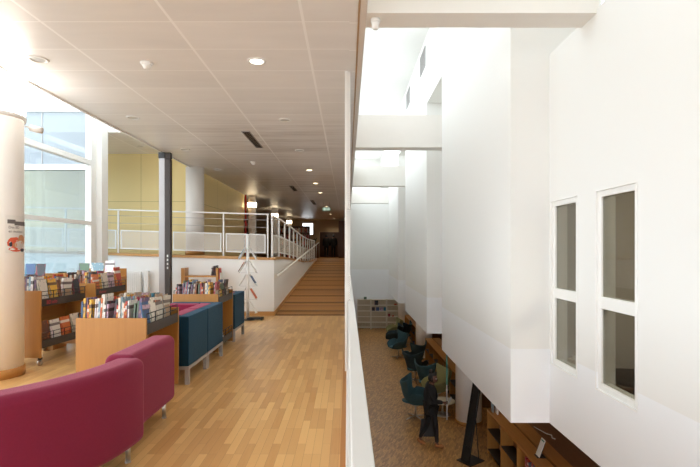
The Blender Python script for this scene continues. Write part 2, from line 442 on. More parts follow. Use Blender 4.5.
# lower hall shell
struct('ceiling_lower', box(XW + .18, -3, WB, 6.2, 26.3, WB + .25), 'white', 'ceiling of the lower hall under the bays', 'ceiling')
struct('wall_right_lower', box(6.0, -3, LF, 6.2, 26.3, WB), 'dim', 'far side wall of the lower hall', 'wall')
for i, y in enumerate((12.0, 19.0, 25.75)):
    c = MB(); c.cyl(.33, LF, WB, (3.12, y), 40)
    o = struct('pillar_lower', c, 'pillar', ('nearest', 'middle', 'farthest')[i] + ' round white pillar under the bays', 'pillar')
    s = MB(); s.lathe([(.345, 0), (.345, .08), (.331, .085)], (3.12, y, LF), 40)
    struct('baseboard_pillar', s, 'oakx', 'wooden skirting around a lower pillar', 'baseboard')

# office rooms behind the two windows
off = MB(); off.box(XW + .18, -1, -.14, 5.8, 5.36, 0)
struct('floor_office', off, 'brownwood', 'floor of the office behind the windows', 'floor')
ow = MB(); ow.box(5.6, -1, 0, 5.8, 5.36, 2.9); ow.box(XW + .18, 5.36, 0, 5.8, 5.37, 2.9); ow.box(XW + .18, -1.1, 0, 5.8, -1, 2.9)
struct('wall_office', ow, 'dim', 'walls of the office behind the windows', 'wall')
struct('ceiling_office', box(XW + .18, -1.1, 2.9, 5.8, 5.37, 3.0), 'dim', 'ceiling of the office', 'ceiling')
for i, (a, b) in enumerate((W1, W2)):
    w = thing('window_%d' % (i + 1), ('narrow white framed window nearer the corner of the bay', 'narrow white framed window farther from the bay corner')[i], 'window', (XW, a, WZ0))
    w['kind'] = 'structure'
    W, H = b - a, WZ1 - WZ0
    f = MB(); X0, X1 = .016, .11
    f.box(X0, 0, 0, X1, .055, H); f.box(X0, W - .055, 0, X1, W, H); f.box(X0, .055, 0, X1, W - .055, .06); f.box(X0, .055, H - .055, X1, W - .055, H)
    f.box(X0, .055, .75, X1, W - .055, .86)
    f.build('window_frame', 'frame', w, .004)
    g = MB(); g.box(.034, .055, .06, .040, W - .055, .75); g.build('pane', 'greyglass', w)
    g = MB(); g.box(.034, .055, .86, .040, W - .055, H - .055); g.build('pane', 'greyglass', w)
    k = MB(); e = .012
    k.box(-.005, -e, -e, -.0005, 0, H + e); k.box(-.005, W, -e, -.0005, W + e, H + e); k.box(-.005, 0, H, -.0005, W, H + e); k.box(-.005, 0, -e, -.0005, W, 0)
    k.build('bead', 'frame', w)
cp_ = thing('office_fill_lamp', 'added flat fill lamp in the room behind the windows', 'lamp', (4.0, 3.6, 2.9))  # unseen lamp added to brighten the room behind the glass
box(-.3, -.3, -.06, .3, .3, -.001).build('body', 'white', cp_); box(-.28, -.28, -.064, .28, .28, -.0605).build('diffuser', 'lamp_on', cp_)
light('office_fill_light', 'AREA', (0, 0, -.08), 50, (1, .93, .82), .56, parent=cp_)
# a shelf rack, table and papers inside the office
t = thing('wall_shelf', 'grey wall shelf inside the dim room behind the windows', 'shelf', (5.3, 2.2, 0))
box(-.15, 0, 0, .2, .03, 2.0).build('side_panel', 'cream', t); box(-.15, 2.9, 0, .2, 2.93, 2.0).build('side_panel', 'cream', t)
for z in (.6, 1.15, 1.7):
    box(-.14, .03, z, .2, 2.9, z + .04).build('shelf', 'cream', t)
t = thing('round_table', 'dark round table inside the room behind the wider looking window', 'table', (3.05, 4.9, 0))
m = MB(); m.lathe([(.34, .22), (.36, .23), (.36, .25), (.34, .26)], seg=32); m.build('tabletop', 'darkshelf', t)
m = MB(); m.cyl(.04, .02, .22); m.build('stem', 'black', t)
m = MB(); m.lathe([(.25, 0), (.25, .015), (.05, .03)]); m.build('base', 'black', t)
t = thing('low_cabinet', 'low pale cabinet inside the room behind the window beside the bay corner', 'cabinet', (2.61, 5.12, 0))
box(-.095, -.22, 0, .095, .22, .36).build('body', 'cream', t, .01)
o = MB().box(-.06, -.10, 0, .06, .10, .05).build('paper_stack', 'paper', loc=(2.60, 5.14, .361)); o.rotation_euler.z = .2
tag(o, 'white paper stack lying behind the window beside the bay corner', 'papers')

# ------------------------------------------------------------------ guard and perforated screen at the edge of the gallery
g = thing('guard_rail', 'white guard wall with a flat white top rail beside the void', 'railing', (0, -2, 0))
box(.004, 0, -.4, .03, 13.2, .93).build('panel', 'railpaint', g)
box(.012, 0, .93, .083, 13.2, .955).build('top_rail', 'railpaint', g, .006)
box(-.012, 0, .0, .003, 13.2, .10).build('kick_plate', 'white', g, .003)
SL = .061
def ramp_z(y): return max(0, min((y - 11.2) * SL, .964))
g = thing('ramp_guard', 'white guard rising along the ramp behind the perforated screen', 'railing', (0, 11.22, 0))
m = MB(); m.hexa([(.004, 0, -.4), (.03, 0, -.4), (.03, 15, -.4), (.004, 15, -.4), (.004, 0, .93), (.03, 0, .93), (.03, 15, 1.85), (.004, 15, 1.85)]); m.build('panel', 'white', g)
m = MB(); m.hexa([(.012, 0, .93), (.07, 0, .93), (.07, 15, 1.85), (.012, 15, 1.85), (.012, 0, .955), (.07, 0, .955), (.07, 15, 1.875), (.012, 15, 1.875)]); m.build('top_rail', 'white', g)
p = thing('perforated_screen', 'tall white perforated metal screen from floor to ceiling beside the ramp', 'screen', (0, 5.72, 0))
box(-.030, 0, .102, -.001, .045, CZ - .015).build('end_post', 'perfpost', p)
m = MB(); m.box(.001, 0, .957, .036, .045, CZ - .022); m.box(-.030, .046, .102, -.027, 5.45, CZ - .015)
m.build('sheet', 'perfopen', p)
m = MB()
m.hexa([(-.030, 5.46, .03), (-.027, 5.46, .03), (-.027, 20, .98), (-.030, 20, .98), (-.030, 5.46, CZ - .015), (-.027, 5.46, CZ - .015), (-.027, 20, CZ - .015), (-.030, 20, CZ - .015)])
m.build('ramp_sheet', 'perfopen', p)

# ------------------------------------------------------------------ ramp, stage wall and mezzanine
RX0, RX1 = -1.76, -.03
RY0, RY1 = 11.2, 27.0
RE = (RY1 - RY0) * SL
m = MB(); m.hexa([(RX0, RY0, -.4), (RX1, RY0, -.4), (RX1, RY1, -.4), (RX0, RY1, -.4), (RX0, RY0, .002), (RX1, RY0, .002), (RX1, RY1, RE), (RX0, RY1, RE)])
struct('ramp', m, 'ramp', 'brown plank ramp with dark cross strips', 'ramp')
st = [11.24, 11.74, 12.9, 14.1, 15.3, 16.45, 17.65, 18.85, 20, 21.2, 22.4, 23.6, 24.8, 26]
for y in st:
    m = MB(); z = (y - RY0) * SL + .002; z2 = z + .07 * SL
    m.hexa([(RX0, y, z), (RX1, y, z), (RX1, y + .07, z2), (RX0, y + .07, z2), (RX0, y, z + .004), (RX1, y, z + .004), (RX1, y + .07, z2 + .004), (RX0, y + .07, z2 + .004)])
    o = struct('trim_ramp_strip', m, 'strip', 'dark anti slip strip across the ramp', 'trim')
struct('floor_landing', box(-12, RY1, .56, RX1, 40, RE), 'ramp', 'brown floor beyond the top of the ramp', 'floor')
# capping heights along the ramp wall
CAP = [(11.22, 1.335), (12.7, 1.33), (15.5, 1.22), (18.5, 1.07), (22, .98), (26.9, 1.0)]
def cap_z(y):
    for (a, za), (b, zb) in zip(CAP, CAP[1:]):
        if y <= b: return za + (zb - za) * (y - a) / (b - a)
    return CAP[-1][1]
m = MB()
for (a, za), (b, zb) in zip(CAP, CAP[1:]):
    m.hexa([(RX0 - .14, a, 0), (RX0, a, 0), (RX0, b, 0), (RX0 - .14, b, 0), (RX0 - .14, a, za), (RX0, a, za), (RX0, b, zb), (RX0 - .14, b, zb)])
struct('wall_ramp', m, 'wall', 'low white wall along the ramp', 'wall')
m = MB()
for (a, za), (b, zb) in zip(CAP, CAP[1:]):
    m.hexa([(RX0 - .16, a, za), (RX0 + .02, a, za), (RX0 + .02, b, zb), (RX0 - .16, b, zb), (RX0 - .16, a, za + .06), (RX0 + .02, a, za + .06), (RX0 + .02, b, zb + .06), (RX0 - .16, b, zb + .06)])
struct('trim_ramp_cap', m, 'oakcap', 'wooden capping of the low ramp wall', 'trim')
m = MB(); m.hexa([(RX0, RY0, .0), (RX0 + .018, RY0, .0), (RX0 + .018, RY1, RE), (RX0, RY1, RE), (RX0, RY0, .10), (RX0 + .018, RY0, .10), (RX0 + .018, RY1, RE + .10), (RX0, RY1, RE + .10)])
struct('baseboard_ramp', m, 'oakcap', 'wooden skirting rising along the ramp', 'baseboard')
# front of the raised walkway
SX0 = -9.5
def sill(x): return 1.335 + (-1.9 - x) * .030
m = MB(); m.hexa([(SX0, 11.22, 0), (RX0 - .14, 11.22, 0), (RX0 - .14, 11.4, 0), (SX0, 11.4, 0), (SX0, 11.22, sill(SX0)), (RX0 - .14, 11.22, sill(-1.9)), (RX0 - .14, 11.4, sill(-1.9)), (SX0, 11.4, sill(SX0))])
struct('wall_stage', m, 'wall', 'white front wall of the raised walkway', 'wall')
m = MB(); m.hexa([(SX0, 11.19, sill(SX0)), (RX0 - .14, 11.19, sill(-1.9)), (RX0 - .14, 11.45, sill(-1.9)), (SX0, 11.45, sill(SX0)), (SX0, 11.19, sill(SX0) + .06), (RX0 - .14, 11.19, sill(-1.9) + .06), (RX0 - .14, 11.45, sill(-1.9) + .06), (SX0, 11.45, sill(SX0) + .06)])
struct('trim_stage_cap', m, 'oakcap', 'wooden capping of the raised walkway', 'trim')
struct('baseboard_stage', box(-5.4, 11.20, 0, RX0 + .0, 11.22, .10), 'oakcap', 'wooden skirting below the raised walkway', 'baseboard')
m = MB(); m.hexa([(SX0, 11.4, .9), (RX0 - .14, 11.4, .9), (RX0 - .14, 13.1, .9), (SX0, 13.1, .9), (SX0, 11.4, sill(SX0)), (RX0 - .14, 11.4, sill(-1.9)), (RX0 - .14, 13.1, sill(-1.9)), (SX0, 13.1, sill(SX0))])
m.hexa([(-4.2, 13.1, .5), (RX0 - .14, 13.1, .5), (RX0 - .14, 27, .5), (-4.2, 27, .5), (-4.2, 13.1, 1.34), (RX0 - .14, 13.1, 1.34), (RX0 - .14, 27, .93), (-4.2, 27, .93)])
m.box(-12, 19.2, .5, -4.2, 27, .95)
struct('floor_walkway', m, 'brownwood', 'brown floor of the raised walkway', 'floor')
# yellow walls
def yellow_wall():
    m, nt, b = nodes('yellow_panels')
    tc = N(nt, 'ShaderNodeTexCoord'); sp = N(nt, 'ShaderNodeSeparateXYZ'); nt.links.new(tc.outputs['Object'], sp.inputs[0])
    def ln(o, off, p, w): return mathn(nt, 'LESS_THAN', mathn(nt, 'FRACT', mathn(nt, 'DIVIDE', mathn(nt, 'ADD', o, off), p)), w / p)
    s = mathn(nt, 'ADD', sp.outputs['X'], sp.outputs['Y'])
    l = mathn(nt, 'MAXIMUM', ln(s, 22.78, 1.25, .012), ln(sp.outputs['Z'], -2.93 + 8, 1.33, .012))
    c = mixc(nt, l, rgb(238, 217, 154), rgb(190, 172, 112)); nt.links.new(c, b.inputs['Base Color']); b.inputs['Roughness'].default_value = .55
    return m
M['yellowpanel'] = yellow_wall()
struct('wall_yellow_front', box(SX0, 12.95, 1.2, -4.23, 13.1, 4.25), 'yellowpanel', 'yellow panelled wall behind the raised walkway', 'wall')
struct('wall_yellow_side', box(-4.33, 13.1, 1.0, -4.23, 19.1, 4.1), 'yellowpanel', 'yellow panelled wall receding beside the second ramp', 'wall')
struct('ceiling_walkway', box(SX0, 10.75, 4.24, -4.2, 12.95, 4.4), 'ceiling', 'metal tile ceiling over the raised walkway', 'ceiling')
struct('ceiling_far', box(-12, 19.2, CZ, -4.17, 40, CZ + .3), 'ceiling', 'metal tile ceiling of the far library', 'ceiling')
struct('wall_far_left', box(-12.2, 19, .5, -12, 40, 4.1), 'dim', 'far left wall of the library', 'wall')
struct('wall_far_return', box(-12, 19.05, .9, -4.33, 19.2, 4.1), 'dim', 'wall behind the yellow panels', 'wall')
# round white columns with wall-washer collars
def pillar(x, y, r, z0, z1, lit, lab, ring=3.27):
    c = MB(); c.cyl(r, z0, z1, (x, y), 48)
    struct('pillar', c, 'pillar', lab, 'pillar')
    b = MB(); b.lathe([(r + .014, 0), (r + .014, .11), (r + .001, .115)], (x, y, z0), 48)
    struct('baseboard_pillar', b, 'oakx', 'wooden skirting around ' + lab, 'baseboard')
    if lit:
        t = thing('uplight_collar', 'white uplight collar with added shaft glow around ' + lab, 'uplight', (x, y, ring))
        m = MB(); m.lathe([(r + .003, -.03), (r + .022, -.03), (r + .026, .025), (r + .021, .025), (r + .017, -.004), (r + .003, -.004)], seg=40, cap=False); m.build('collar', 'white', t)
        m = MB(); m.lathe([(r + .004, .0), (r + .014, .0), (r + .014, .22 if y > 10 else .51), (r + .004, .22 if y > 10 else .51)], seg=40, cap=False); m.build('added_shaft_glow', 'shaft_glow_warm' if y > 10 else 'shaft_glow', t)  # glowing skin on the shaft replaces the light thrown by the collar
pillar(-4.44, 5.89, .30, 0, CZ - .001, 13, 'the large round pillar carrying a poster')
pillar(-4.44, -.75, .30, 0, CZ - .001, 18, 'the unseen round pillar added behind the viewer')  # out of view; added with its glow to brighten the near ceiling
pillar(-4.12, 12.62, .24, 1.44, CZ - .001, 0, 'the round pillar on the raised walkway')
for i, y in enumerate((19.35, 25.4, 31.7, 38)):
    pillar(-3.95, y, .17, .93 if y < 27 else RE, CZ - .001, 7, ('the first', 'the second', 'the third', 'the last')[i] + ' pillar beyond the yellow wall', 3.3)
m = MB(); m.cyl(.035, 1.15, CZ - .001, (0, 0)); o = m.build('red_pipe', 'red', loc=(-4.12, 18.92, 0)); tag(o, 'red vertical pipe beside the first lit pillar', 'pipe')

# ------------------------------------------------------------------ railings of the walkway
r = thing('walkway_railing', 'white railing with mesh panels along the front of the raised walkway', 'railing', (0, 11.32, 0))
RT_ = 1.03
posts = [-8.1, -6.83, -5.55, -4.28, -3.0, -1.93]
def sx(x): return sill(x) + .06
for x in posts: box(x - .016, -.022, sx(x), x + .016, .022, sx(x) + RT_).build('post', 'white', r)
def bar(a, b, za, zb, h, y=.02):
    m = MB(); m.hexa([(a, -y, za), (b, -y, zb), (b, y, zb), (a, y, za), (a, -y, za + h), (b, -y, zb + h), (b, y, zb + h), (a, y, za + h)]); return m
bar(SX0, -1.905, sx(SX0) + RT_, sx(-1.905) + RT_, .03, .02).build('top_rail', 'white', r)
for d in (.72, .90): bar(SX0, -1.905, sx(SX0) + d, sx(-1.905) + d, .008, .004).build('wire', 'grey', r)
for a, b in zip(posts, posts[1:]):
    a += .05; b -= .05; z0a, z0b = sx(a) + .10, sx(b) + .10; z1a, z1b = sx(a) + .56, sx(b) + .56
    f = bar(a, b, z0a, z0b, .03, .012); f.hexa([(a, -.012, z1a - .03), (b, -.012, z1b - .03), (b, .012, z1b - .03), (a, .012, z1a - .03), (a, -.012, z1a), (b, -.012, z1b), (b, .012, z1b), (a, .012, z1a)])
    f.box(a, -.012, z0a + .03, a + .03, .012, z1a - .03); f.box(b - .03, -.012, z0b + .03, b, .012, z1b - .03)
    pf = f.build('mesh_frame', 'white', r)
    bar(a + .03, b - .03, z0a + .03, z0b + .03, .40, .002).build('mesh', 'perf', pf)
r = thing('ramp_railing', 'white railing of close posts and mesh climbing beside the ramp', 'railing', (RX0 - .07, 0, 0))
ys = [11.36 + 1.13 * k for k in range(14)]
def cz(y): return cap_z(y) + .06
for y in ys:
    box(-.02, y - .02, cz(y), .02, y + .02, cz(y) + .99).build('post', 'white', r)
m = MB()
segs = [y for y in (11.34, 12.7, 15.5, 18.5, 22, 26.1)]
for a, b in zip(segs, segs[1:]):
    m.hexa([(-.025, a, cz(a) + .99), (.025, a, cz(a) + .99), (.025, b, cz(b) + .99), (-.025, b, cz(b) + .99), (-.025, a, cz(a) + 1.025), (.025, a, cz(a) + 1.025), (.025, b, cz(b) + 1.025), (-.025, b, cz(b) + 1.025)])
m.build('top_rail', 'white', r)
for a, b in zip(ys, ys[1:]):
    a += .06; b -= .06
    def q(z0, z1, ya, yb, t):
        return [(-t, ya, cz(ya) + z0), (t, ya, cz(ya) + z0), (t, yb, cz(yb) + z0), (-t, yb, cz(yb) + z0), (-t, ya, cz(ya) + z1), (t, ya, cz(ya) + z1), (t, yb, cz(yb) + z1), (-t, yb, cz(yb) + z1)]
    f = MB(); f.hexa(q(.10, .13, a, b, .012)); f.hexa(q(.53, .56, a, b, .012)); f.hexa(q(.13, .53, a, a + .03, .012)); f.hexa(q(.13, .53, b - .03, b, .012))
    pf = f.build('mesh_frame', 'white', r)
    f = MB(); f.hexa(q(.13, .53, a + .03, b - .03, .002)); f.build('mesh', 'perf', pf)
h = thing('handrail', 'sloping white handrail fixed to the low ramp wall', 'handrail', (RX0, 0, 0))
m = MB(); m.tube([(.095, 11.25, .97), (.095, 27.2, 1.97)], .03, 10); m.build('rail', 'white', h)
for k in range(9):
    y = 11.7 + k * 1.7; z = .98 + (y - 11.35) * .0631
    zc = min(z - .06, cap_z(y) - .03)
    m = MB(); m.tube([(.001, y, zc), (.06, y, zc), (.095, y, z - .032)], .008, 6); m.build('bracket', 'white', h)

# ------------------------------------------------------------------ far end of the library
m = MB(); EY = 34.5
m.box(-12, EY, RE, -3.35, EY + .2, CZ); m.box(-3.35, EY, RE, -2.5, EY + .2, 2.62); m.box(-3.35, EY, 3.55, -2.5, EY + .2, CZ)
m.box(-2.5, EY, RE, -2.05, EY + .2, CZ); m.box(-2.05, EY, 2.85, -.62, EY + .2, CZ); m.box(-.62, EY, RE, .11, EY + .2, CZ)
struct('wall_far', m, 'beige', 'cream end wall with a dark doorway and small window', 'wall')
w = thing('window_3', 'small bright window in the far end wall', 'window', (-3.35, EY, 2.62)); w['kind'] = 'structure'
f = MB(); f.box(0, .0, 0, .05, .1, .93); f.box(.8, 0, 0, .85, .1, .93); f.box(.05, 0, 0, .8, .1, .05); f.box(.05, 0, .88, .8, .1, .93); f.build('window_frame', 'oak', w)
box(.05, .05, .05, .8, .056, .88).build('pane', 'glass', w)
m = MB(); m.box(-2.3, 37.5, RE, -.3, 37.7, 3.2); m.box(-2.3, EY + .2, RE, -2.2, 37.5, 3.2); m.box(-.5, EY + .2, RE, -.4, 37.5, 3.2); m.box(-2.3, EY + .2, 3.1, -.4, 37.5, 3.2)
struct('wall_doorway_room', m, 'walnut', 'dark walls of the room beyond the far doorway', 'wall')
light('doorway_fill', 'POINT', (-1.3, 35.1, 2.9), 6, (1, .85, .65), .1)  # bare fill light added to lift the dark room
struct('wall_right_far', box(.12, 26.5, -.4, .3, 40, CZ), 'beige', 'beige wall added beyond the void to stop stray daylight', 'wall')  # added to shut out sky glow on the far ceiling
struct('door_1', box(-.62, 33.2, RE, -.52, EY, 3.6), 'walnut', 'tall brown wooden panel beside the far doorway', 'door')
struct('wall_far_panel', box(-.52, 33.2, RE, .1, 33.3, 3.6), 'walnut', 'brown boarded wall right of the far doorway', 'wall')
t = thing('wooden_counter', 'brown wooden counter standing under the far window', 'counter', (-2.55, 33.6, RE))
box(-.5, -.3, 0, .5, .3, 1.0).build('body', 'walnut', t, .01); box(-.54, -.34, 1.0, .54, .34, 1.04).build('worktop', 'brownwood', t, .005)
t = thing('potted_plant', 'small dark potted plant on the counter by the far window', 'plant', (-2.35, 33.6, RE + 1.041))
m = MB(); m.lathe([(.06, 0), (.085, .14), (.075, .14), (.06, .1)], seg=16); m.build('pot', 'charcoal', t)
m = MB()
for k in range(14):
    a = k * 2.4; rr = .1 + .12 * random.random(); hh = .2 + .2 * random.random()
    m.hexa([(.01, 0, .1), (-.01, 0, .1), (-.01, .004, .1), (.01, .004, .1)] + [(rr * math.cos(a) + dx, rr * math.sin(a) + dy, hh) for dx, dy in ((.03, 0), (-.03, 0), (-.03, .004), (.03, .004))])
M['leaf'] = plain('dark_leaf', rgb(46, 66, 40), .5); m.build('leaves', 'leaf', t)
# dark book stacks behind the ramp railing
M['pages'] = plain('book_pages', rgb(170, 160, 144), .8, var=.08)
COVERS = [(188, 60, 40), (224, 216, 204), (58, 84, 128), (226, 176, 60), (40, 40, 46), (120, 150, 164), (196, 190, 178), (150, 40, 60), (84, 110, 84),
          (214, 120, 60), (170, 140, 110), (96, 76, 110), (230, 226, 220), (60, 120, 140), (110, 70, 48), (200, 170, 190)]
CNAMES = ['red', 'cream', 'navy', 'yellow', 'black', 'grey blue', 'pale grey', 'crimson', 'sage green', 'orange', 'tan', 'plum', 'white', 'teal', 'brown', 'pale pink']
bookmesh = []
def book_mesh(i):
    c = COVERS[i]
    mt, nt, b = nodes('book_cover_' + CNAMES[i].replace(' ', '_'))
    v = coords(nt, (1, 1, 1)); base = rgb(*c); alt = rgb(*COVERS[(i * 5 + 3) % 16])
    vo = N(nt, 'ShaderNodeTexVoronoi'); vo.inputs['Scale'].default_value = 9; nt.links.new(v, vo.inputs['Vector'])
    sp = N(nt, 'ShaderNodeSeparateXYZ'); nt.links.new(v, sp.inputs[0])
    f = mathn(nt, 'MULTIPLY', mathn(nt, 'GREATER_THAN', noise(nt, v, 4.5, 3), .57), .7)
    band = mathn(nt, 'MULTIPLY', mathn(nt, 'LESS_THAN', mathn(nt, 'ABSOLUTE', mathn(nt, 'SUBTRACT', sp.outputs['Z'], .78)), .06), .85)
    cc = mixc(nt, f, base, alt)
    if i % 3 == 0: cc = mixc(nt, band, cc, rgb(236, 232, 224) if sum(c) < 420 else rgb(70, 50, 50))
    nt.links.new(cc, b.inputs['Base Color']); b.inputs['Roughness'].default_value = .35
    # unit book: x thickness, y depth (spine at y=0), z height
    m = MB(); m.box(0, 0, 0, .22, 1, 1); m.box(.78, 0, 0, 1, 1, 1); m.box(.22, 0, 0, .78, .04, 1)
    m.mi = 1; m.box(.22, .04, .01, .78, .97, .975)
    bmesh.ops.recalc_face_normals(m.bm, faces=m.bm.faces)
    me = bpy.data.meshes.new('book'); m.bm.to_mesh(me); m.bm.free(); me.materials.append(mt); me.materials.append(M['pages'])
    return me
for i in range(16): bookmesh.append(book_mesh(i))
ORD = ['first', 'second', 'third', 'fourth', 'fifth', 'sixth', 'seventh', 'eighth', 'ninth', 'tenth', 'eleventh', 'twelfth', 'thirteenth', 'fourteenth', 'fifteenth',
       'sixteenth', 'seventeenth', 'eighteenth', 'nineteenth', 'twentieth']
def ordn(k):
    if k < 20: return ORD[k]
    return 'twenty-' + ORD[k - 20] if k < 29 else 'thirty-' + ORD[k - 30]
def book(i, mat, label, group, name='book'):
    o = bpy.data.objects.new(name, bookmesh[i]); COL.objects.link(o); o.matrix_world = mat
    return tag(o, label, 'book', group)
def book_row(x0, y, z, width, where, group, hmin, hmax, depth, tmin=.010, tmax=.024, base=None, pal=None, lean=.0, along='x'):
    """upright books in one row from left to right, spines toward the viewer"""
    base = base or Matrix(); x = x0; k = 0; tl = 0; cols = []
    while True:
        t = random.uniform(tmin, tmax)
        if x + t > x0 + width: break
        h = random.uniform(hmin, hmax); i = random.choice(pal) if pal else random.randrange(16)
        R = Matrix.Rotation(lean * random.uniform(.2, 1), 4, 'X')
        if lean and random.random() < .13: x += .03; tl = random.uniform(-.02, .16)
        tilt = tl * random.uniform(.8, 1.1)
        if along == 'x': T = Matrix.Translation((x, y + random.uniform(0, .015), z)) @ R @ Matrix.Rotation(tilt, 4, 'Y') @ Matrix.Diagonal((t, depth * random.uniform(.9, 1), h, 1))
        else: T = Matrix.Translation((y, x + t, z)) @ Matrix.Rotation(-PI / 2, 4, 'Z') @ Matrix.Diagonal((t, depth, h, 1))
        book(i, base @ T, '%s spined book, %s in %s' % (CNAMES[i], ordn(k), where), group)
        x += t + .0015 + (random.random() < .08) * .012; k += 1

def shelf_unit(name, label, loc, rz, w, d, h, n, mat='walnut', group=None):
    t = thing(name, label, 'bookshelf', loc, rz, group)
    box(-w / 2, 0, 0, -w / 2 + .03, d, h).build('side_panel', mat, t); box(w / 2 - .03, 0, 0, w / 2, d, h).build('side_panel', mat, t)
    box(-w / 2 + .03, d - .02, 0, w / 2 - .03, d, h).build('back_panel', mat, t)
    for k in range(n + 1):
        z = .06 + (h - .09) * k / n
        box(-w / 2 + .03, .005, z, w / 2 - .03, d - .02, z + .025).build('shelf', mat, t)
    return t
for k in range(4):
    x = -6.55 + k * 1.22
    shelf_unit('bookshelf', ('dark wooden bookshelf, leftmost of the four behind the ramp railing', 'dark wooden bookshelf, second of the four behind the ramp railing',
               'dark wooden bookshelf, third of the four behind the ramp railing', 'dark wooden bookshelf, rightmost of the four behind the ramp railing')[k],
               (x, 22.5, .951) if x < -4.3 else (x, 28.6, RE + .001), 0, 1.18, .32, 2.05, 5, 'walnut', 'dark shelves behind the ramp railing')
far = MB()
for k in range(4):
    x = -6.55 + k * 1.22; yy, z0 = (22.53, .951) if x < -4.3 else (28.63, RE)
    for s in (0, 1, 2, 3, 4):
        xx = x - .54
        while xx < x + .5:
            w = random.uniform(.02, .05); far.mi = random.randrange(6); far.box(xx, yy, z0 + .087 + 1.96 * s / 5, xx + w, yy + .2, z0 + .087 + 1.96 * s / 5 + random.uniform(.2, .3)); xx += w + .004
o = far.build('shelved_books', [bookmesh[i].materials[0] for i in (4, 14, 6, 0, 2, 10)]); tag(o, 'rows of dark books filling the shelves behind the ramp railing', 'books', None, 'stuff')

# ------------------------------------------------------------------ left curtain wall and what stands outside it
WX = -5.55
cw = thing('window_4', 'tall white framed curtain wall beside the gallery', 'window', (WX, 0, 0)); cw['kind'] = 'structure'
mul = [-2.9, .1, 2.6, 5.1, 7.6, 10.0]
for y in mul: box(-.06, y, 0, .06, y + .09, 6.2).build('mullion', 'frame', cw)
box(-.10, 10.28, 0, .14, 10.55, 6.2).build('corner_post', 'frame', cw)
box(-.05, 10.09, 0, .02, 10.28, 6.2).build('mullion', 'frame', cw)
tz = [(0, .08), (2.115, 2.19), (3.40, 3.50), (4.9, 4.98), (6.1, 6.2)]
for a, b in tz:
    m = MB()
    for y0, y1 in zip(mul, mul[1:]): m.box(-.05, y0 + .09, a, .075 if .1 < a < 5 else .05, y1, b)
    m.build('transom', 'frame', cw)
for y0, y1 in zip(mul, mul[1:]):
    m = MB()
    for (a, b), (c, d) in zip(tz, tz[1:]): m.box(-.006, y0 + .09, b, .0, y1, c)
    m.build('pane', 'glass', cw)
gr = thing('window_7', 'unseen glazed roof strip added beside the curtain wall', 'window', (0, 0, 6.2)); gr['kind'] = 'structure'  # out of view; glazed to let more daylight into the gallery
for y in (-3, -.3, 2.4, 5.1, 7.8, 10.5): box(-5.7, y, 0, -4.17, y + .08, .12).build('mullion', 'frame', gr)
box(-5.7, -2.9, .05, -4.17, 10.5, .056).build('pane', 'glass', gr)
struct('wall_left_high', box(-4.2, -3, CZ + .3, -4.1, 10.7, 6.2), 'wall', 'white wall above the lip of the gallery ceiling', 'wall')
# the glazed wing outside, at a right angle to the curtain wall
struct('wall_wing', (lambda m: (m.box(SX0, 10.62, 3.52, -5.7, 10.75, 4.72), m.box(SX0, 10.62, 0, -5.7, 10.75, .5))[0])(MB()), 'facade', 'pale panelled wing outside the curtain wall', 'wall')
m = MB(); m.box(SX0, 10.56, 4.72, -5.66, 10.8, 4.86)
m.box(SX0, 10.56, 3.40, -5.66, 10.76, 3.52)
struct('trim_wing', m, 'frame', 'white bands of the wing outside', 'trim')
m = MB()
for k in range(3): m.box(-6.95 - k * 1.3, 10.605, 3.53, -6.935 - k * 1.3, 10.619, 4.71)
struct('trim_wing_joint', m, 'grey', 'panel joints of the wing outside', 'trim')
wg = thing('window_5', 'glazed front of the wing outside', 'window', (0, 10.66, 0)); wg['kind'] = 'structure'
box(SX0, 0, .5, -5.7, .006, 3.4).build('pane', 'blueglass', wg)
struct('wall_wing_top', box(-5.70, 10.56, 4.24, -4.17, 10.75, 6.2), 'wall', 'white wall above the walkway opening', 'wall')
struct('ground', box(-40, -20, -3.2, -5.7, 60, -3.0), 'asphalt', 'grey paving outside', 'ground')

LOW_FILL_LIGHTS = True
# ------------------------------------------------------------------ ceiling fittings
def downlight(x, y, z, lit, lab, energy=0, warm=False):
    t = thing('ceiling_downlight', lab, 'downlight', (x, y, z), 0, 'recessed downlights')
    m = MB(); m.lathe([(.075, -.004), (.078, -.012), (.105, -.012), (.112, -.001)], seg=32, cap=False); m.build('rim', 'white', t)
    m = MB(); m.lathe([(.001, -.003), (.076, -.003)], seg=32, cap=False); m.build('lamp', ('lamp_warm' if warm else 'lamp_on') if lit else 'lamp_off', t)
    if energy: light('downlight_beam', 'SPOT', (0, 0, -.03), energy, (1, .88, .70) if warm else (1, .93, .82), .06, (0, 0, 0), 2.3, .8, parent=t)
for k, (y, lit, e) in enumerate(((5.46, 1, 40), (7.95, 0, 0), (10.4, 0, 0), (13.0, 1, 50), (15.6, 1, 50), (18.2, 1, 50), (24.0, 1, 60), (29.5, 1, 60))):
    downlight(-1.06, y, CZ, lit, '%s %s downlight in the row nearest the void, counted away from the viewer' % ('lit' if lit else 'unlit', ordn(k)), e, k > 2)
for k, y in enumerate((5.41, 7.8, 10.3, 12.9)):
    downlight(-3.58, y, CZ, 0, 'unlit %s downlight in the row nearest the windows, counted away from the viewer' % ordn(k))
downlight(-5.3, 11.95, 4.24, 0, 'unlit downlight in the ceiling above the raised walkway')
downlight(-.9, 33.5, CZ, 1, 'small warm downlight in front of the far doorway', 40, True)
for x, y, lab in ((-2.37, 5.52, 'nearer white smoke detector on the gallery ceiling'), (-2.38, 11.8, 'farther white smoke detector on the gallery ceiling')):
    t = thing('smoke_detector', lab, 'smoke detector', (x, y, CZ), 0, 'smoke detectors')
    m = MB(); m.lathe([(.07, -.02), (.075, -.001)], seg=28); m.build('base', 'white', t)
    m = MB(); m.lathe([(.025, -.075), (.035, -.07), (.05, -.035), (.055, -.0205)], seg=28); m.build('head', 'white', t)
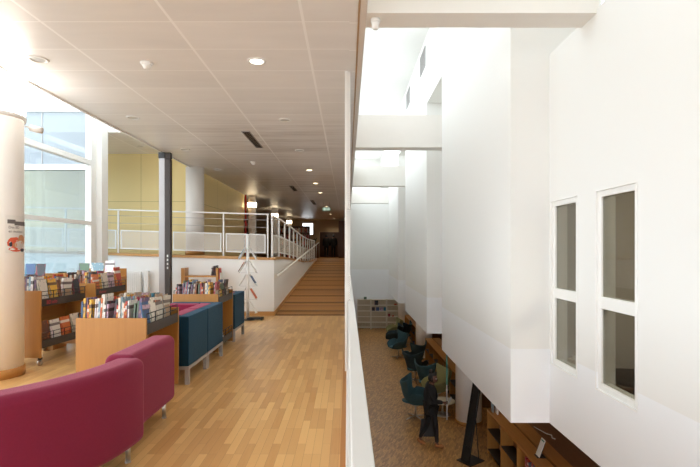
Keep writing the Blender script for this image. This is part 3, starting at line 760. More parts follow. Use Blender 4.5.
t = thing('smoke_detector', 'round white sensor hanging under the nearest beam', 'smoke detector', (.27, 4.47, 3.80), 0, 'smoke detectors')
m = MB(); m.lathe([(.045, -.03), (.048, -.001)], seg=28); m.build('base', 'white', t)
m = MB(); m.lathe([(.018, -.098), (.03, -.092), (.036, -.05), (.04, -.0305)], seg=28); m.build('head', 'white', t)
for i, (y0, y1, x) in enumerate(((8.7, 10.1, -1.9), (16.2, 17.6, -1.95), (21, 23, -1.6))):
    t = thing('air_diffuser', ('long dark slot air diffuser nearest in the gallery ceiling', 'second dark slot air diffuser in the gallery ceiling', 'farthest dark slot air diffuser in the gallery ceiling')[i], 'vent', (x, y0, CZ), 0, 'slot diffusers')
    L = y1 - y0
    m = MB(); m.box(-.08, 0, -.014, -.065, L, -.001); m.box(.065, 0, -.014, .08, L, -.001); m.box(-.065, 0, -.014, .065, .015, -.001); m.box(-.065, L - .015, -.014, .065, L, -.001); m.build('frame', 'grey', t)
    m = MB()
    for k in range(5): m.box(-.058 + k * .025, .016, -.010, -.042 + k * .025, L - .016, -.002)
    m.build('slats', 'charcoal', t)
k = 0
for y in (6.5, 9.5, 13.2, 15.8, 18.0, 21.0, 24.0):  # unseen fill lights added to brighten the lower hall
    downlight(2.62, y, WB, 1, 'added fill light under the white bays, %s counted away from the viewer' % ordn(k), 9, True); k += 1
for y in (7, 11, 15, 19, 23):  # more unseen fill added for the lower hall, under the gallery
    downlight(-1.6, y, WB if y < 11.2 else -.55, 1, 'added fill light under the gallery, %s counted away from the viewer' % ordn(k - 7), 22, True); k += 1
t = thing('exit_sign', 'green lit exit sign hanging from the ceiling before the doorway', 'sign', (-.98, 22, CZ))
box(-.19, -.02, -.40, .19, .02, -.24).build('body', 'white', t)
box(-.185, -.024, -.395, .185, -.0205, -.245).build('face', 'exit', t)
m = MB(); m.box(-.12, -.028, -.37, -.06, -.0245, -.27); m.box(-.0, -.028, -.335, .10, -.0245, -.31)
m.hexa([(.10, -.028, -.35), (.10, -.0245, -.35), (.15, -.0245, -.3225), (.15, -.028, -.3225), (.10, -.028, -.295), (.10, -.0245, -.295), (.15, -.0245, -.3224), (.15, -.028, -.3224)]); m.build('pictogram', 'exitwhite', t)
m = MB(); m.cyl(.005, -.24, -.001, (-.15, 0), 8); m.cyl(.005, -.24, -.001, (.15, 0), 8); m.build('hanger', 'grey', t)
t = thing('spotlight', 'small white spotlight projecting from the large pillar', 'spotlight', (-4.20, 6.08, 3.17))
m = MB(); m.tube([(.0, 0, .03), (.09, .02, .01)], .012); m.build('arm', 'white', t)
m = MB(); m.tube([(.06, .02, .01), (.20, .03, -.02)], .042, 16); m.build('head', 'white', t)

# ------------------------------------------------------------------ steel post at the edge of the gallery ceiling
t = thing('steel_post', 'grey and black steel post standing behind the book browsers', 'post', (-4.10, 10.55, 0))
box(-.135, -.06, 0, -.005, .06, CZ - .03).build('body', 'grey', t, .004)
box(0, -.07, 0, .125, .05, CZ - .18).build('cover', 'charcoal', t, .01)
box(-.14, -.075, CZ - .16, -.002, -.061, CZ - .031).build('cap', 'black', t)
box(.0, -.06, CZ - .17, .12, .05, CZ - .031).build('bracket', 'charcoal', t)
m = MB()
for k in range(4): m.box(.05, -.078, 1.15 + k * .09, .08, -.0705, 1.2 + k * .09)
m.build('buckle', 'chrome', t)

# ------------------------------------------------------------------ sofas
def offs(path):
    out = []
    for i, p in enumerate(path):
        a = path[max(i - 1, 0)]; b = path[min(i + 1, len(path) - 1)]
        d = Vector((b[0] - a[0], b[1] - a[1])).normalized(); out.append((p, (-d.y, d.x)))
    return out
def curved_sofa(label, path, legs, zt=.78):
    c = path[0]
    t = thing('magenta_sofa', label, 'sofa', (c[0], c[1], 0))
    P = [((p[0] - c[0], p[1] - c[1]), n) for p, n in offs(path)]
    MB().sweep(P, [(0, .15), (.24, .15), (.24, zt), (0, zt)]).build('backrest', 'magenta', t, .065, 6, True)
    MB().sweep(P, [(.245, .15), (.82, .15), (.82, .43), (.245, .43)]).build('seat', 'magenta', t, .05, 4, True)
    for x, y in legs:
        m = MB(); m.cyl(.018, .006, .17, (x - c[0], y - c[1]), 16); m.lathe([(.022, 0), (.022, .008)], (x - c[0], y - c[1], 0), 16); m.build('leg', 'chrome', t)
    return t
R = 1.5; cx, cy = -3.03, 3.56
arc = [(cx + R * math.cos(-a), cy + R * math.sin(-a)) for a in [math.radians(66 - k * 3) for k in range(23)]]
curved_sofa('magenta wool sofa with a curved back, nearest to the viewer', arc,
            [(-1.645, 3.50), (-2.3, 3.5), (-2.45, 2.35), (-2.95, 2.9)])
sp = [(-1.655, 3.60 + k * .115) for k in range(9)]
curved_sofa('magenta wool sofa module standing just behind the curved one', sp, [(-1.735, 4.42), (-2.38, 4.42), (-2.38, 3.7), (-1.74, 3.70)], .775)

def blue_module(label, y0, y1, near_arm, far_arm, xo=-1.87, zt=.805):
    t = thing('blue_sofa', label, 'sofa', (xo - .37, (y0 + y1) / 2, 0), 0, 'blue and magenta booth sofas')
    dy = (y1 - y0) / 2; xr = .37
    box(xr - .13, -dy, .215, xr, dy, zt).build('outer_back', 'blue', t, .012, 2, True)
    a0 = -dy + (.13 if near_arm else 0); a1 = dy - (.13 if far_arm else 0)
    if near_arm: box(-.37, -dy, .215, xr - .131, -dy + .13, zt).build('arm_panel', 'blue', t, .012, 2, True)
    if far_arm:
        box(-.37, dy - .13, .215, xr - .131, dy, zt).build('arm_panel', 'blue', t, .012, 2, True)
        box(-.37, dy - .29, .42, xr - .301, dy - .131, zt - .004).build('arm_cushion', 'pinkdeep', t, .02, 3, True); 
    box(xr - .30, a0, .42, xr - .131, a1, zt - .002).build('inner_back', 'pinkdeep', t, .02, 3, True)
    box(-.37, a0, .215, xr - .131, a1, .415).build('seat', 'pinkdeep', t, .02, 3, True)
    m = MB(); m.box(-.37, -dy + .002, .175, xr, -dy + .045, .213); m.box(-.37, dy - .045, .175, xr, dy - .002, .213); m.box(xr - .045, -dy + .046, .175, xr, dy - .046, .213); m.box(-.37, -dy + .046, .175, -.325, dy - .046, .213)
    m.build('frame', 'grey', t)
    for x in (-.35, xr - .046):
        for y in (-dy + .003, dy - .048): box(x, y, 0, x + .045, y + .045, .174).build('leg', 'grey', t)
    return t
blue_module('blue shelled sofa with magenta inside, nearer module of the booth pair', 5.5, 6.25, True, False)
blue_module('blue shelled sofa with magenta inside, farther module of the booth pair', 6.265, 7.02, False, True)
blue_module('blue shelled sofa standing alone beyond the middle book browser', 8.04, 8.8, True, True, -1.94, .81)

# ------------------------------------------------------------------ book browsers
M['redink'] = plain('red_lettering', rgb(200, 50, 64), .5)
def text_mesh(body, size):
    cu = bpy.data.curves.new('t', 'FONT'); cu.body = body; cu.size = size
    o = bpy.data.objects.new('t', cu); COL.objects.link(o); dg = bpy.context.evaluated_depsgraph_get()
    me = bpy.data.meshes.new_from_object(o.evaluated_get(dg)); COL.objects.unlink(o); bpy.data.objects.remove(o)
    me.materials.clear(); me.name = 'lettering'; return me
def browser(label, xr, y0, y1, w, h, tray_z, low_z, rz=0, lettering=None, castor=True):
    t = thing('book_browser', label, 'book browser', (xr, y0, 0), rz, 'wooden book browsers')
    L = y1 - y0; z0 = .115 if castor else .03
    for y in (0, L - .028): box(-w, y, z0, 0, y + .028, h).build('end_panel', 'oakx' if False else 'oak', t, .004)
    box(-w / 2 - .012, .029, z0 + .1, -w / 2 + .012, L - .029, h - .05).build('spine_panel', 'oaky', t)
    for s in ((0, 1), (1, -1)):
        x_out = -.012 if s[0] == 0 else -w + .012
        x_in = -w / 2 + .014 * s[1]
        for z in [tray_z] + ([low_z] if low_z is not None else []):
            m = MB(); a, b = sorted((x_out, x_in)); m.box(a, .03, z, b, L - .03, z + .015)
            if s[0] == 0: m.box(-.014, .03, z - .02, -.002, L - .03, z + .085)
            else: m.box(-w + .002, .03, z - .02, -w + .014, L - .03, z + .085)
            tr = m.build('tray', 'darkmetal', t)
            xw = -.008 if s[0] == 0 else -w + .008
            m = MB()
            for zz in (.13, .185): m.tube([(xw, .03, z + zz), (xw, L - .03, z + zz)], .005, 6)
            for k in range(5):
                yy = .035 + (L - .07) * k / 4
                m.tube([(xw, yy, z + .08), (xw, yy, z + .185)], .005, 6)
            m.build('wire_rail', 'black', tr)
    if castor:
        for x in (-.04, -w + .04):
            for y in (.05, L - .05):
                m = MB(); m.box(x - .02, y - .02, .085, x + .02, y + .02, .114); c = m.build('caster', 'black', t)
                m = MB(); m.lathe([(.038, -.012), (.043, -.008), (.043, .008), (.038, .012)], seg=18, mat=Matrix.Translation((x, y - .01, .0435)) @ Matrix.Rotation(PI / 2, 4, 'Y')); m.build('wheel', 'chrome', c)
    if lettering:
        me = text_mesh(lettering, .07); me.materials.append(M['redink'])
        me.transform(Matrix.Translation((-.0005, .12, tray_z + .008)) @ Matrix.Rotation(PI / 2, 4, 'Z') @ Matrix.Rotation(PI / 2, 4, 'X'))
        o = bpy.data.objects.new('lettering', me); COL.objects.link(o); o.parent = t
    return t
def bm_of(xr, y0, rz): return Matrix.Translation((xr, y0, 0)) @ Matrix.Rotation(rz, 4, 'Z')

def stock(nm, xr, y0, L, w, z, rz, rows, hmin, hmax, group, tmin=.009, tmax=.02, pal=None):
    B = bm_of(xr, y0, rz); hw = w / 2 - .035
    dep = (L - .10) / rows
    for r_ in range(rows):
        y = .05 + r_ * dep
        rn = ('front', 'second', 'third', 'fourth', 'fifth')[r_]
        book_row(-w + .022, y, z, hw, '%s row, left half of %s' % (rn, nm), group, hmin, hmax, min(.21, dep * .72), tmin, tmax, B, pal, -.10)
        book_row(-w / 2 + .018, y, z, hw - .055, '%s row, right half of %s' % (rn, nm), group, hmin, hmax, min(.21, dep * .72), tmin, tmax, B, pal, -.10)
def face_out(nm, xr, y0, rz, z, items, group, hs, x=-.05, side='right'):
    """books shown front cover out against the wires"""
    B = bm_of(xr, y0, rz)
    for k, (y, i, wd, h) in enumerate(items):
        T = Matrix.Translation((x, y, z)) @ Matrix.Rotation(-.14, 4, 'Y') @ Matrix.Diagonal((.014, wd, h * hs, 1))
        book(i, B @ T, '%s book facing out, %s along %s' % (CNAMES[i], ordn(k), nm), group)

A = dict(xr=-1.966, y0=4.56, L=.89, w=.69)
browser('wooden book browser right behind the magenta sofas, filled with comics', A['xr'], A['y0'], 5.45, .69, .922, .775, None, castor=False)
stock('comic browser behind magenta sofas', A['xr'], A['y0'], A['L'], A['w'], .792, 0, 3, .25, .335, 'comics in the browser behind the magenta sofas', .011, .022)
face_out('aisle side of comic browser behind sofas', A['xr'], A['y0'], 0, .792, [(.06, 2, .15, .28), (.225, 1, .16, .29), (.40, 6, .17, .29), (.585, 10, .17, .30)], 'face out comics beside the aisle', 1)
browser('wooden book browser between the blue booth and the lone blue sofa', -1.96, 7.08, 8.0, .69, .915, .775, .12, castor=False)
stock('browser between blue sofas', -1.96, 7.08, .92, .69, .792, 0, 3, .22, .31, 'books in the browser between the blue sofas', .012, .026)
face_out('aisle side of browser between blue sofas', -1.96, 7.08, 0, .792, [(.08, 6, .16, .26), (.27, 3, .16, .26), (.46, 4, .17, .25), (.66, 10, .16, .25)], 'face out books on the browser between blue sofas', 1)
face_out('low tray of browser between blue sofas', -1.96, 7.08, 0, .137, [(.08, 5, .17, .26), (.3, 12, .17, .25)], 'books on the low tray between blue sofas', 1)
Lb = 1.0
browser('tall wheeled book browser beside the large pillar', -4.17, 6.34, 6.34 + Lb, .69, 1.03, .83, .26, -.07, 'BD ado')
face_out('upper tray of browser beside the pillar', -4.17, 6.34, -.07, .847, [(.05, 1, .17, .27), (.25, 3, .17, .27), (.44, 14, .06, .25), (.53, 10, .19, .26), (.75, 4, .17, .24)], 'face out books on the browser beside the pillar', 1.22)
face_out('lower tray of browser beside the pillar', -4.17, 6.34, -.07, .277, [(.05, 14, .2, .25), (.28, 12, .2, .24), (.50, 9, .2, .25), (.73, 1, .2, .26)], 'books on the low tray beside the pillar', 1.3)
stock('browser beside the pillar', -4.17, 6.34, Lb, .69, .847, -.07, 2, .30, .38, 'books in the browser beside the pillar', .02, .036)
browser('farther wooden book browser in the row by the windows', -4.19, 7.76, 8.86, .69, 1.03, .84, .26, 0, 'Humour')
face_out('aisle tray of farther window browser', -4.19, 7.76, 0, .857, [(.06, 9, .17, .22), (.26, 3, .05, .26), (.33, 1, .2, .27), (.56, 15, .19, .27), (.8, 0, .22, .34)], 'face out books on the farther window browser', 1.2)
stock('farther window browser', -4.19, 7.76, 1.1, .69, .857, 0, 2, .29, .37, 'books in the farther window browser', .02, .036)
# books standing upright on top, covers to the viewer, on the browsers' rear display ledge
def display(label, x, y, z, wd, h, i, group, base):
    T = Matrix.Translation((x, y, z)) @ Matrix.Rotation(-.16, 4, 'X') @ Matrix.Rotation(-PI / 2, 4, 'Z') @ Matrix.Diagonal((.014, wd, h, 1))
    o = book(i, T, label, group)
t = thing('display_ledge', 'low wooden display shelf behind the browsers under the windows', 'shelf', (-5.05, 7.36, 0))
box(-.40, 0, 0, .40, .02, .98).build('front_panel', 'oak', t); box(-.40, .35, 0, .40, .37, 1.2).build('back_panel', 'oak', t); box(-.40, .02, 1.06, .40, .35, 1.08).build('shelf', 'oak', t)
for x in (-.40, .38): box(x, .02, 0, x + .02, .35, 1.06).build('side_panel', 'oak', t)
display('navy covered comic standing upright behind the pillar browser', -5.16, 7.46, 1.085, .155, .28, 2, 'upright comics at the window', None)
display('black covered comic standing upright behind the pillar browser', -4.99, 7.46, 1.085, .145, .28, 4, 'upright comics at the window', None)
t = thing('display_ledge', 'low wooden display shelf by the last window bay', 'shelf', (-5.02, 9.3, 0))
box(-.45, 0, 0, .45, .02, 1.04).build('front_panel', 'oak', t); box(-.45, .35, 0, .45, .37, 1.2).build('back_panel', 'oak', t); box(-.45, .02, 1.02, .45, .35, 1.04).build('shelf', 'oak', t)
for x in (-.45, .43): box(x, .02, 0, x + .02, .35, 1.02).build('side_panel', 'oak', t)
display('sage covered book upright on the shelf by the last window', -5.42, 9.4, 1.055, .21, .26, 8, 'upright books by the last window', None)
display('grey blue covered book upright on the shelf by the last window', -5.17, 9.4, 1.055, .25, .27, 5, 'upright books by the last window', None)
display('white covered book upright on the shelf by the last window', -4.89, 9.4, 1.055, .19, .31, 12, 'upright books by the last window', None)

# ------------------------------------------------------------------ things along the stage wall
t = thing('wooden_rack', 'open oak shelf rack in front of the white stage wall', 'shelf', (-3.38, 10.72, 0))
box(-.44, 0, 0, -.36, .28, 1.16).build('side_panel', 'oak', t); box(.36, 0, 0, .41, .28, 1.16).build('side_panel', 'oak', t)
for z in (.35, .95): box(-.359, 0, z, .359, .28, z + .035).build('shelf', 'oakx', t)
for k, (x, i, h) in enumerate(((.22, 12, .22), (.262, 4, .23), (.31, 4, .24))):
    T = Matrix.Translation((-3.38 + x - .02, 10.78, .987)) @ Matrix.Rotation(.22, 4, 'Y') @ Matrix.Diagonal((.02, .17, h, 1))
    book(i, T, ('white book leaning first on the oak rack shelf', 'black book leaning in the middle on the oak rack shelf', 'black book leaning last against the oak rack side')[k], 'books on the oak rack')
t = bpy.data.objects['wooden_rack']
pk = box(.411, .03, .84, .47, .23, .852).build('leaflet_pocket', 'white', t); pk['label'] = 'small pocket of red and white leaflets'
box(.415, .05, .853, .435, .21, 1.15).build('leaflets', 'red', pk); box(.437, .05, .853, .457, .21, 1.05).build('leaflets', 'paper', pk)
t = thing('radiator', 'white panel radiator standing against the stage wall', 'radiator', (-5.32, 11.08, 0))
m = MB(); m.box(0, 0, .12, .42, .06, 1.06)
for k in range(9): m.box(.02 + k * .045, -.012, .16, .045 + k * .045, -.001, 1.02)
m.build('panel', 'white', t, .004)
box(.50, -.02, .0, .60, .10, 1.08).build('valve_housing', 'white', t, .01)
m = MB(); m.tube([(.42, .03, .9), (.50, .03, .9)], .012); m.tube([(.42, .03, .3), (.50, .03, .3)], .012); m.build('pipe', 'white', t)
m = MB(); m.box(.05, .01, 0, .09, .05, .12); m.box(.33, .01, 0, .37, .05, .12); m.build('foot', 'white', t)

t = thing('brochure_stand', 'slim white pole stand with sloping brochure arms on both sides', 'brochure stand', (-2.25, 10.55, 0))
m = MB(); m.cyl(.034, .02, 1.94, seg=24); m.build('pole', 'white', t)
m = MB(); m.cyl(.036, 1.94, 1.97, seg=24); m.build('cap', 'black', t)
m = MB(); m.lathe([(.03, .02), (.14, .012), (.15, 0)], seg=28); m.box(.0, -.09, .02, .34, .09, .055); m.box(.30, -.10, 0, .35, .10, .055); m.build('foot', 'black', t)
for k in range(5):
    z = 1.60 - k * .30
    for s in (-1, 1):
        m = MB(); m.hexa([(s * .036, -.09, z + .02), (s * .036, .09, z + .02), (s * .19, .09, z - .23), (s * .19, -.09, z - .23), (s * .042, -.09, z + .023), (s * .042, .09, z + .023), (s * .196, .09, z - .227), (s * .196, -.09, z - .227)])
        m.box(min(s * .17, s * .215), -.09, z - .242, max(s * .17, s * .215), .09, z - .236)
        m.build('arm', 'white', t)
        m = MB(); m.box(min(s * .035, s * .17), -.003, z - .241, max(s * .035, s * .17), .003, z - .236); m.build('wire', 'grey', t)
def brochure(k, s, i, f0, f1, lab):
    z = 1.60 - k * .30; dx, dz = s * .154, -.25; L = math.hypot(dx, dz); n = Vector((s * .25, 0, .154)).normalized() * .008
    a = Vector((s * .042, 0, z + .022)) + n; p0 = a + Vector((dx, 0, dz)) * f0; p1 = a + Vector((dx, 0, dz)) * f1
    m = MB(); q = n * 1.6
    m.hexa([p0 + Vector((0, -.075, 0)), p0 + Vector((0, .075, 0)), p1 + Vector((0, .075, 0)), p1 + Vector((0, -.075, 0)), p0 + q + Vector((0, -.075, 0)), p0 + q + Vector((0, .075, 0)), p1 + q + Vector((0, .075, 0)), p1 + q + Vector((0, -.075, 0))])
    o = m.build('brochure', bookmesh[i].materials[0], loc=(-2.25, 10.55, 0)); tag(o, lab, 'brochure', 'brochures on the pole stand')
brochure(1, -1, 14, .1, .96, 'dark brown brochure on the left arm of the pole stand')
brochure(2, 1, 2, .15, .8, 'navy brochure on the right arm of the pole stand')
brochure(3, 1, 9, .1, .96, 'orange brochure on the lowest filled arm of the pole stand')
brochure(0, -1, 5, .15, .95, 'grey blue brochure on the top left arm of the pole stand')

# ------------------------------------------------------------------ poster on the big pillar
pt = thing('poster', 'paper poster with grey arrow header wrapped on the large pillar', 'poster', (-4.44, 5.89, 0))
RP = .3025
def ang(px):
    d = Vector(((px - 347.3) / 467, 1)); d.normalize(); c = Vector((-4.44, 5.89)); b = c.dot(d); disc = max(0, b * b - c.length_squared + .3 ** 2)
    h = d * (b - math.sqrt(disc)) - c; return math.atan2(h.y, h.x)
def patch(name, mat, a0, a1, z0, z1, r, parent, n=14):
    m = MB(); m.grid([[(r * math.cos(a0 + (a1 - a0) * k / n), r * math.sin(a0 + (a1 - a0) * k / n), z) for k in range(n + 1)] for z in (z0, z1)]); return m.build(name, mat, parent)
a0, a1 = ang(5), ang(23.9) + .25
patch('sheet', 'paper', a0, a1, 1.55, 2.02, RP, pt)
a_l, a_m = ang(7), ang(14)
pic = []
M['header_grey'] = plain('poster_header_grey', rgb(104, 98, 96), .6)
hd = MB()
def cp(a, z, r): return (r * math.cos(a), r * math.sin(a), z)
r2 = RP + .002
def band(m, aa, ab, z0, z1, n=10): m.grid([[cp(aa + (ab - aa) * k / n, z, r2) for k in range(n + 1)] for z in (z0, z1)])
band(hd, ang(7), ang(15), 1.915, 1.965); band(hd, ang(14), a1, 1.895, 1.945); hd.build('header', 'header_grey', pt)
pm = MB()
def blob(m, px, z, rx, rz, seed, r=r2):
    a = ang(px); n = 12; ctr = m.bm.verts.new(cp(a, z, r)); ring = []
    rnd = random.Random(seed)
    for k in range(n):
        t_ = 2 * PI * k / n; q = rnd.uniform(.75, 1.15); ring.append(m.bm.verts.new(cp(a + rx / .3 * math.cos(t_) * q, z + rz * math.sin(t_) * q, r)))
    for k in range(n): m._new([m.bm.faces.new((ctr, ring[k], ring[(k + 1) % n]))])
blob(pm, 13.5, 1.68, .08, .075, 1); blob(pm, 16, 1.595, .10, .03, 2)
pm.mi = 1; blob(pm, 21, 1.72, .09, .06, 3, r2 + .001); pm.mi = 2; blob(pm, 10.5, 1.66, .02, .035, 4, r2 + .001); blob(pm, 21.5, 1.585, .05, .02, 5, r2 + .003)
pm.mi = 1; blob(pm, 14.5, 1.65, .03, .03, 8, r2 + .001)
pm.mi = 3; blob(pm, 19, 1.655, .07, .06, 6, r2 + .0015)
M['post_or'] = plain('poster_orange', rgb(216, 92, 58), .6); M['post_tan'] = plain('poster_tan', rgb(196, 140, 96), .6); M['post_dk'] = plain('poster_dark', rgb(40, 40, 56), .6); M['post_gr'] = plain('poster_grey', rgb(206, 196, 190), .6)
pm.build('illustration', ['post_or', 'post_tan', 'post_dk', 'post_gr'], pt)
def wrap_text(body, a_start, z, size, parent):
    me = text_mesh(body, size)
    for v in me.vertices: v.co = cp(a_start + v.co.x / r2, z + v.co.y, r2)
    me.materials.append(M['charcoal'])
    q = bpy.data.objects.new('lettering', me); COL.objects.link(q); q.parent = parent
wrap_text('Des BD', ang(8), 1.855, .045, pt); wrap_text('en musique', ang(8), 1.805, .045, pt)

# ------------------------------------------------------------------ lower hall furniture
def low_shelf(label, y0, y1, n, first=False):
    t = thing('low_bookcase', label, 'bookcase', (3.05, y0, LF), 0, 'low bookcases under the bays')
    L = y1 - y0; H = .96
    box(0, 0, H - .04, .27, L, H).build('top', 'oaky', t, .003)
    box(.25, .0, .0, .27, L, H - .041).build('back_panel', 'brownwood', t)
    for k in range(n + 1):
        y = (L - .03) * k / n; box(0.0, y, 0, .249, y + .03, H - .041).build('upright', 'oak', t)
    for k in range(n):
        y0_ = (L - .03) * k / n + .03; y1_ = (L - .03) * (k + 1) / n
        for z in (.08, .52): box(.005, y0_ + .001, z, .249, y1_ - .001, z + .025).build('shelf', 'darkshelf', t)
    return t
def low_counter(label, y0, y1):
    t = thing('low_counter', label, 'counter', (3.37, y0, LF), 0, 'wooden counters behind the low bookcases'); L = y1 - y0
    box(0, 0, 0, .24, L, .92).build('body', 'brownwood', t); box(-.005, -.005, .921, .25, L, .958).build('top', 'oaky', t, .003)
def wide_counter(label, y0, y1):
    t = thing('wide_bench', label, 'counter', (3.63, y0, LF), 0, 'brown benches against the counters'); L = y1 - y0
    box(0, 0, 0, .9, L, .86).build('body', 'brownwood', t); box(0, 0, .861, .9, L, .90).build('top', 'bench', t, .003)
for nm, a, b, n in (('nearest', 4.8, 10.19, 6), ('middle', 13.1, 18.3, 6), ('farthest', 20.2, 24.8, 5)):
    low_shelf('%s low oak bookcase with dark shelves under the white bays' % nm, a, b, n)
    low_counter('%s narrow wooden counter behind the low oak bookcases' % nm, a, b)
    wide_counter('%s wide brown bench behind the low oak bookcases' % nm, a, b)
book_row(7.45, 3.06, LF + .546, .62, 'the nearest low oak bookcase under the bay', 'red and blue volumes in the low bookcase', .30, .36, .17, .04, .06, None, [0, 2, 7, 2, 0], 0, 'y')
T0 = Matrix.Translation
for k, (y, i) in enumerate(((9.95, 5), (9.82, 12))):
    book(i, T0((3.10 + .06 * k, y, LF + .961)) @ Matrix.Diagonal((.02, .12, .24 - .05 * k, 1)), ('grey blue', 'white')[k] + ' booklet standing on the far end of the nearest low bookcase', 'booklets on the low bookcase')
t = thing('sign_holder', 'white leaflet in a black tilted holder on the low bookcase', 'sign holder', (3.22, 7.85, LF + .96))
box(-.05, -.07, 0, .09, .07, .008).build('base', 'black', t)
m = MB(); m.box(0, 0, 0, .006, .15, .30, Matrix.Translation((-.02, -.07, .0085)) @ Matrix.Rotation(.35, 4, 'Y')); m.build('leaflet', 'paper', t)
m = MB(); m.box(.002, .01, 0, .014, .14, .24, Matrix.Translation((-.012, -.07, .0085)) @ Matrix.Rotation(.35, 4, 'Y')); m.build('backing', 'black', t)
m = MB(); m.box(-.001, .02, .26, -.0003, .13, .28, Matrix.Translation((-.02, -.07, .0085)) @ Matrix.Rotation(.35, 4, 'Y')); m.build('header_stripe', 'greenpaint', t)
m = MB(); m.tube([(0, 0, .008), (.10, -.35, .008), (.17, -.42, .008), (.12, -.55, .008), (.16, -.6, .008)], .008, 6); o = m.build('power_cord', 'white', loc=(3.72, 9.3, LF + .90)); tag(o, 'short white power cord lying on the brown bench', 'cord')

# black leaning display panel
t = thing('display_stand', 'tall black leaning display panel on a flat foot beside the low bookcase', 'display stand', (2.53, 9.78, LF), .62)
box(-.16, -.20, 0, .30, .18, .012).build('foot', 'black', t)
m = MB(); m.box(-.02, -.11, 0, .02, .10, 1.75, Matrix.Translation((-.10, 0, .0125)) @ Matrix.Rotation(.24, 4, 'Y')); pn = m.build('panel', 'black', t, .006)
M['gloss'] = plain('glossy_black_screen', rgb(12, 12, 14), .12, var=.1)
m = MB(); m.box(-.0215, -.095, .32, -.0205, .085, 1.70, Matrix.Translation((-.10, 0, .0125)) @ Matrix.Rotation(.24, 4, 'Y')); m.build('glossy_sheet', 'gloss', pn)
m = MB(); m.tube([(.27, -.06, .0125), (.17, -.05, 1.0)], .010, 8); m.build('strut', 'black', t)

# hanging banner, seen edge on
t = thing('hanging_banner', 'narrow teal and white hanging banner seen edge on beside the person', 'banner', (2.39, 11.2, 0), math.atan2(2.39, 11.2) * -1)
box(-.016, -.22, -1.6, .016, .22, -.44).build('upper_panel', 'greenpaint', t); box(-.016, -.22, -2.42, .016, .22, -1.601).build('lower_panel', 'grey', t)
m = MB(); m.cyl(.004, -.44, WB - .001, (0, -.15), 6); m.cyl(.004, -.44, WB - .001, (0, .15), 6); m.build('cable', 'grey', t)
t = thing('round_table', 'small cream round table between the olive chair and the pillar', 'table', (2.56, 12.55, LF))
m = MB(); m.lathe([(.32, .35), (.335, .358), (.335, .375), (.325, .38)], seg=36); m.build('tabletop', 'cream', t)
m = MB(); m.cyl(.03, .02, .35); m.build('stem', 'chrome', t)
m = MB(); m.lathe([(.22, 0), (.22, .012), (.04, .022)], seg=28); m.build('base', 'chrome', t)

# wing lounge chairs
def wing_chair(name, label, shell_m, cush_m):
    t = thing(name, label, 'lounge chair', (0, 0, 0), 0, 'wing lounge chairs in the lower hall')
    prof = [(.40, .43, .29), (.30, .405, .33), (.12, .385, .35), (-.08, .39, .34), (-.24, .44, .31), (-.32, .56, .29), (-.36, .70, .30), (-.39, .84, .36), (-.41, .94, .40), (-.43, 1.0, .39)]
    rows = []
    nU = 15
    for j, (x, z, hw) in enumerate(prof):
        v = j / (len(prof) - 1); row = []
        for k in range(nU):
            u = -1 + 2 * k / (nU - 1); au = abs(u)
            arm = max(0, au - .55) / .45
            lift = (.36 * math.sin(PI * min(1, max(0, (v + .1) / .75))) if v < .62 else .05) * arm ** 1.3
            fwd = 0
            if v >= .4: fwd = (.20 + .10 * (v - .4)) * au ** 2.0
            sad = (.10 * au ** 1.6 - .04) if v > .85 else 0
            row.append((x + fwd, u * hw * 1.14 * (1 - .05 * arm), z + lift + sad))
        rows.append(row)
    m = MB(); m.grid(rows); sh = m.build('shell', shell_m, t)
    so = sh.modifiers.new('thickness', 'SOLIDIFY'); so.thickness = .05; so.offset = -1
    sb = sh.modifiers.new('smooth', 'SUBSURF'); sb.levels = 1; sb.render_levels = 2
    m = MB(); n = 10
    pts = []
    m.prism([(.36 * math.cos(a) if math.cos(a) < .2 else .36 * math.cos(a) ** .6 if math.cos(a) > 0 else 0, .24 * math.sin(a)) for a in [2 * PI * k / 24 for k in range(24)]], .425, .475)
    m.build('seat_cushion', cush_m, t, .02, 3, True)
    m = MB(); m.cyl(.025, .05, .345, seg=16); m.lathe([(.09, .33), (.11, .352)], seg=20); m.build('stem', 'chrome', t)
    for k in range(4):
        a = k * PI / 2 + PI / 4
        m = MB(); m.tube([(0, 0, .06), (.16 * math.cos(a), .16 * math.sin(a), .045), (.31 * math.cos(a), .31 * math.sin(a), .013)], [.016, .013, .010], 8); m.build('base_leg', 'chrome', t)
    return t
teal = wing_chair('lounge_chair', 'teal wing lounge chair beside the walking person', 'teal', 'tealin'); teal.location = (1.80, 12.3, LF); teal.rotation_euler.z = -.25
oliv = wing_chair('lounge_chair', 'olive green wing lounge chair behind the walking person', 'olive', 'olive'); oliv.location = (2.58, 13.35, LF); oliv.rotation_euler.z = PI + .25
dark = wing_chair('lounge_chair', 'dark teal wing chair turned away, in front of the middle pillar', 'tealdark', 'teal'); dark.location = (2.28, 15.7, LF); dark.rotation_euler.z = .95
dup(teal, (2.47, 14.2, LF), .75, 'bright teal wing chair seen from behind between two others')
dup(teal, (2.1, 19.1, LF), PI + .35, 'teal wing chair facing the open floor, alone near the middle')
dup(dark, (2.5, 17.2, LF), 2.2, 'dark teal wing chair tucked against the middle low bookcase')
dup(dark, (2.12, 21.0, LF), PI - .1, 'dark teal wing chair half hidden behind the teal one in the middle')
dup(oliv, (2.32, 22.7, LF), PI + .1, 'olive wing chair farthest away before the metal shelves')
dup(dark, (2.62, 21.8, LF), 2.6, 'dark teal wing chair by the farthest low bookcase')

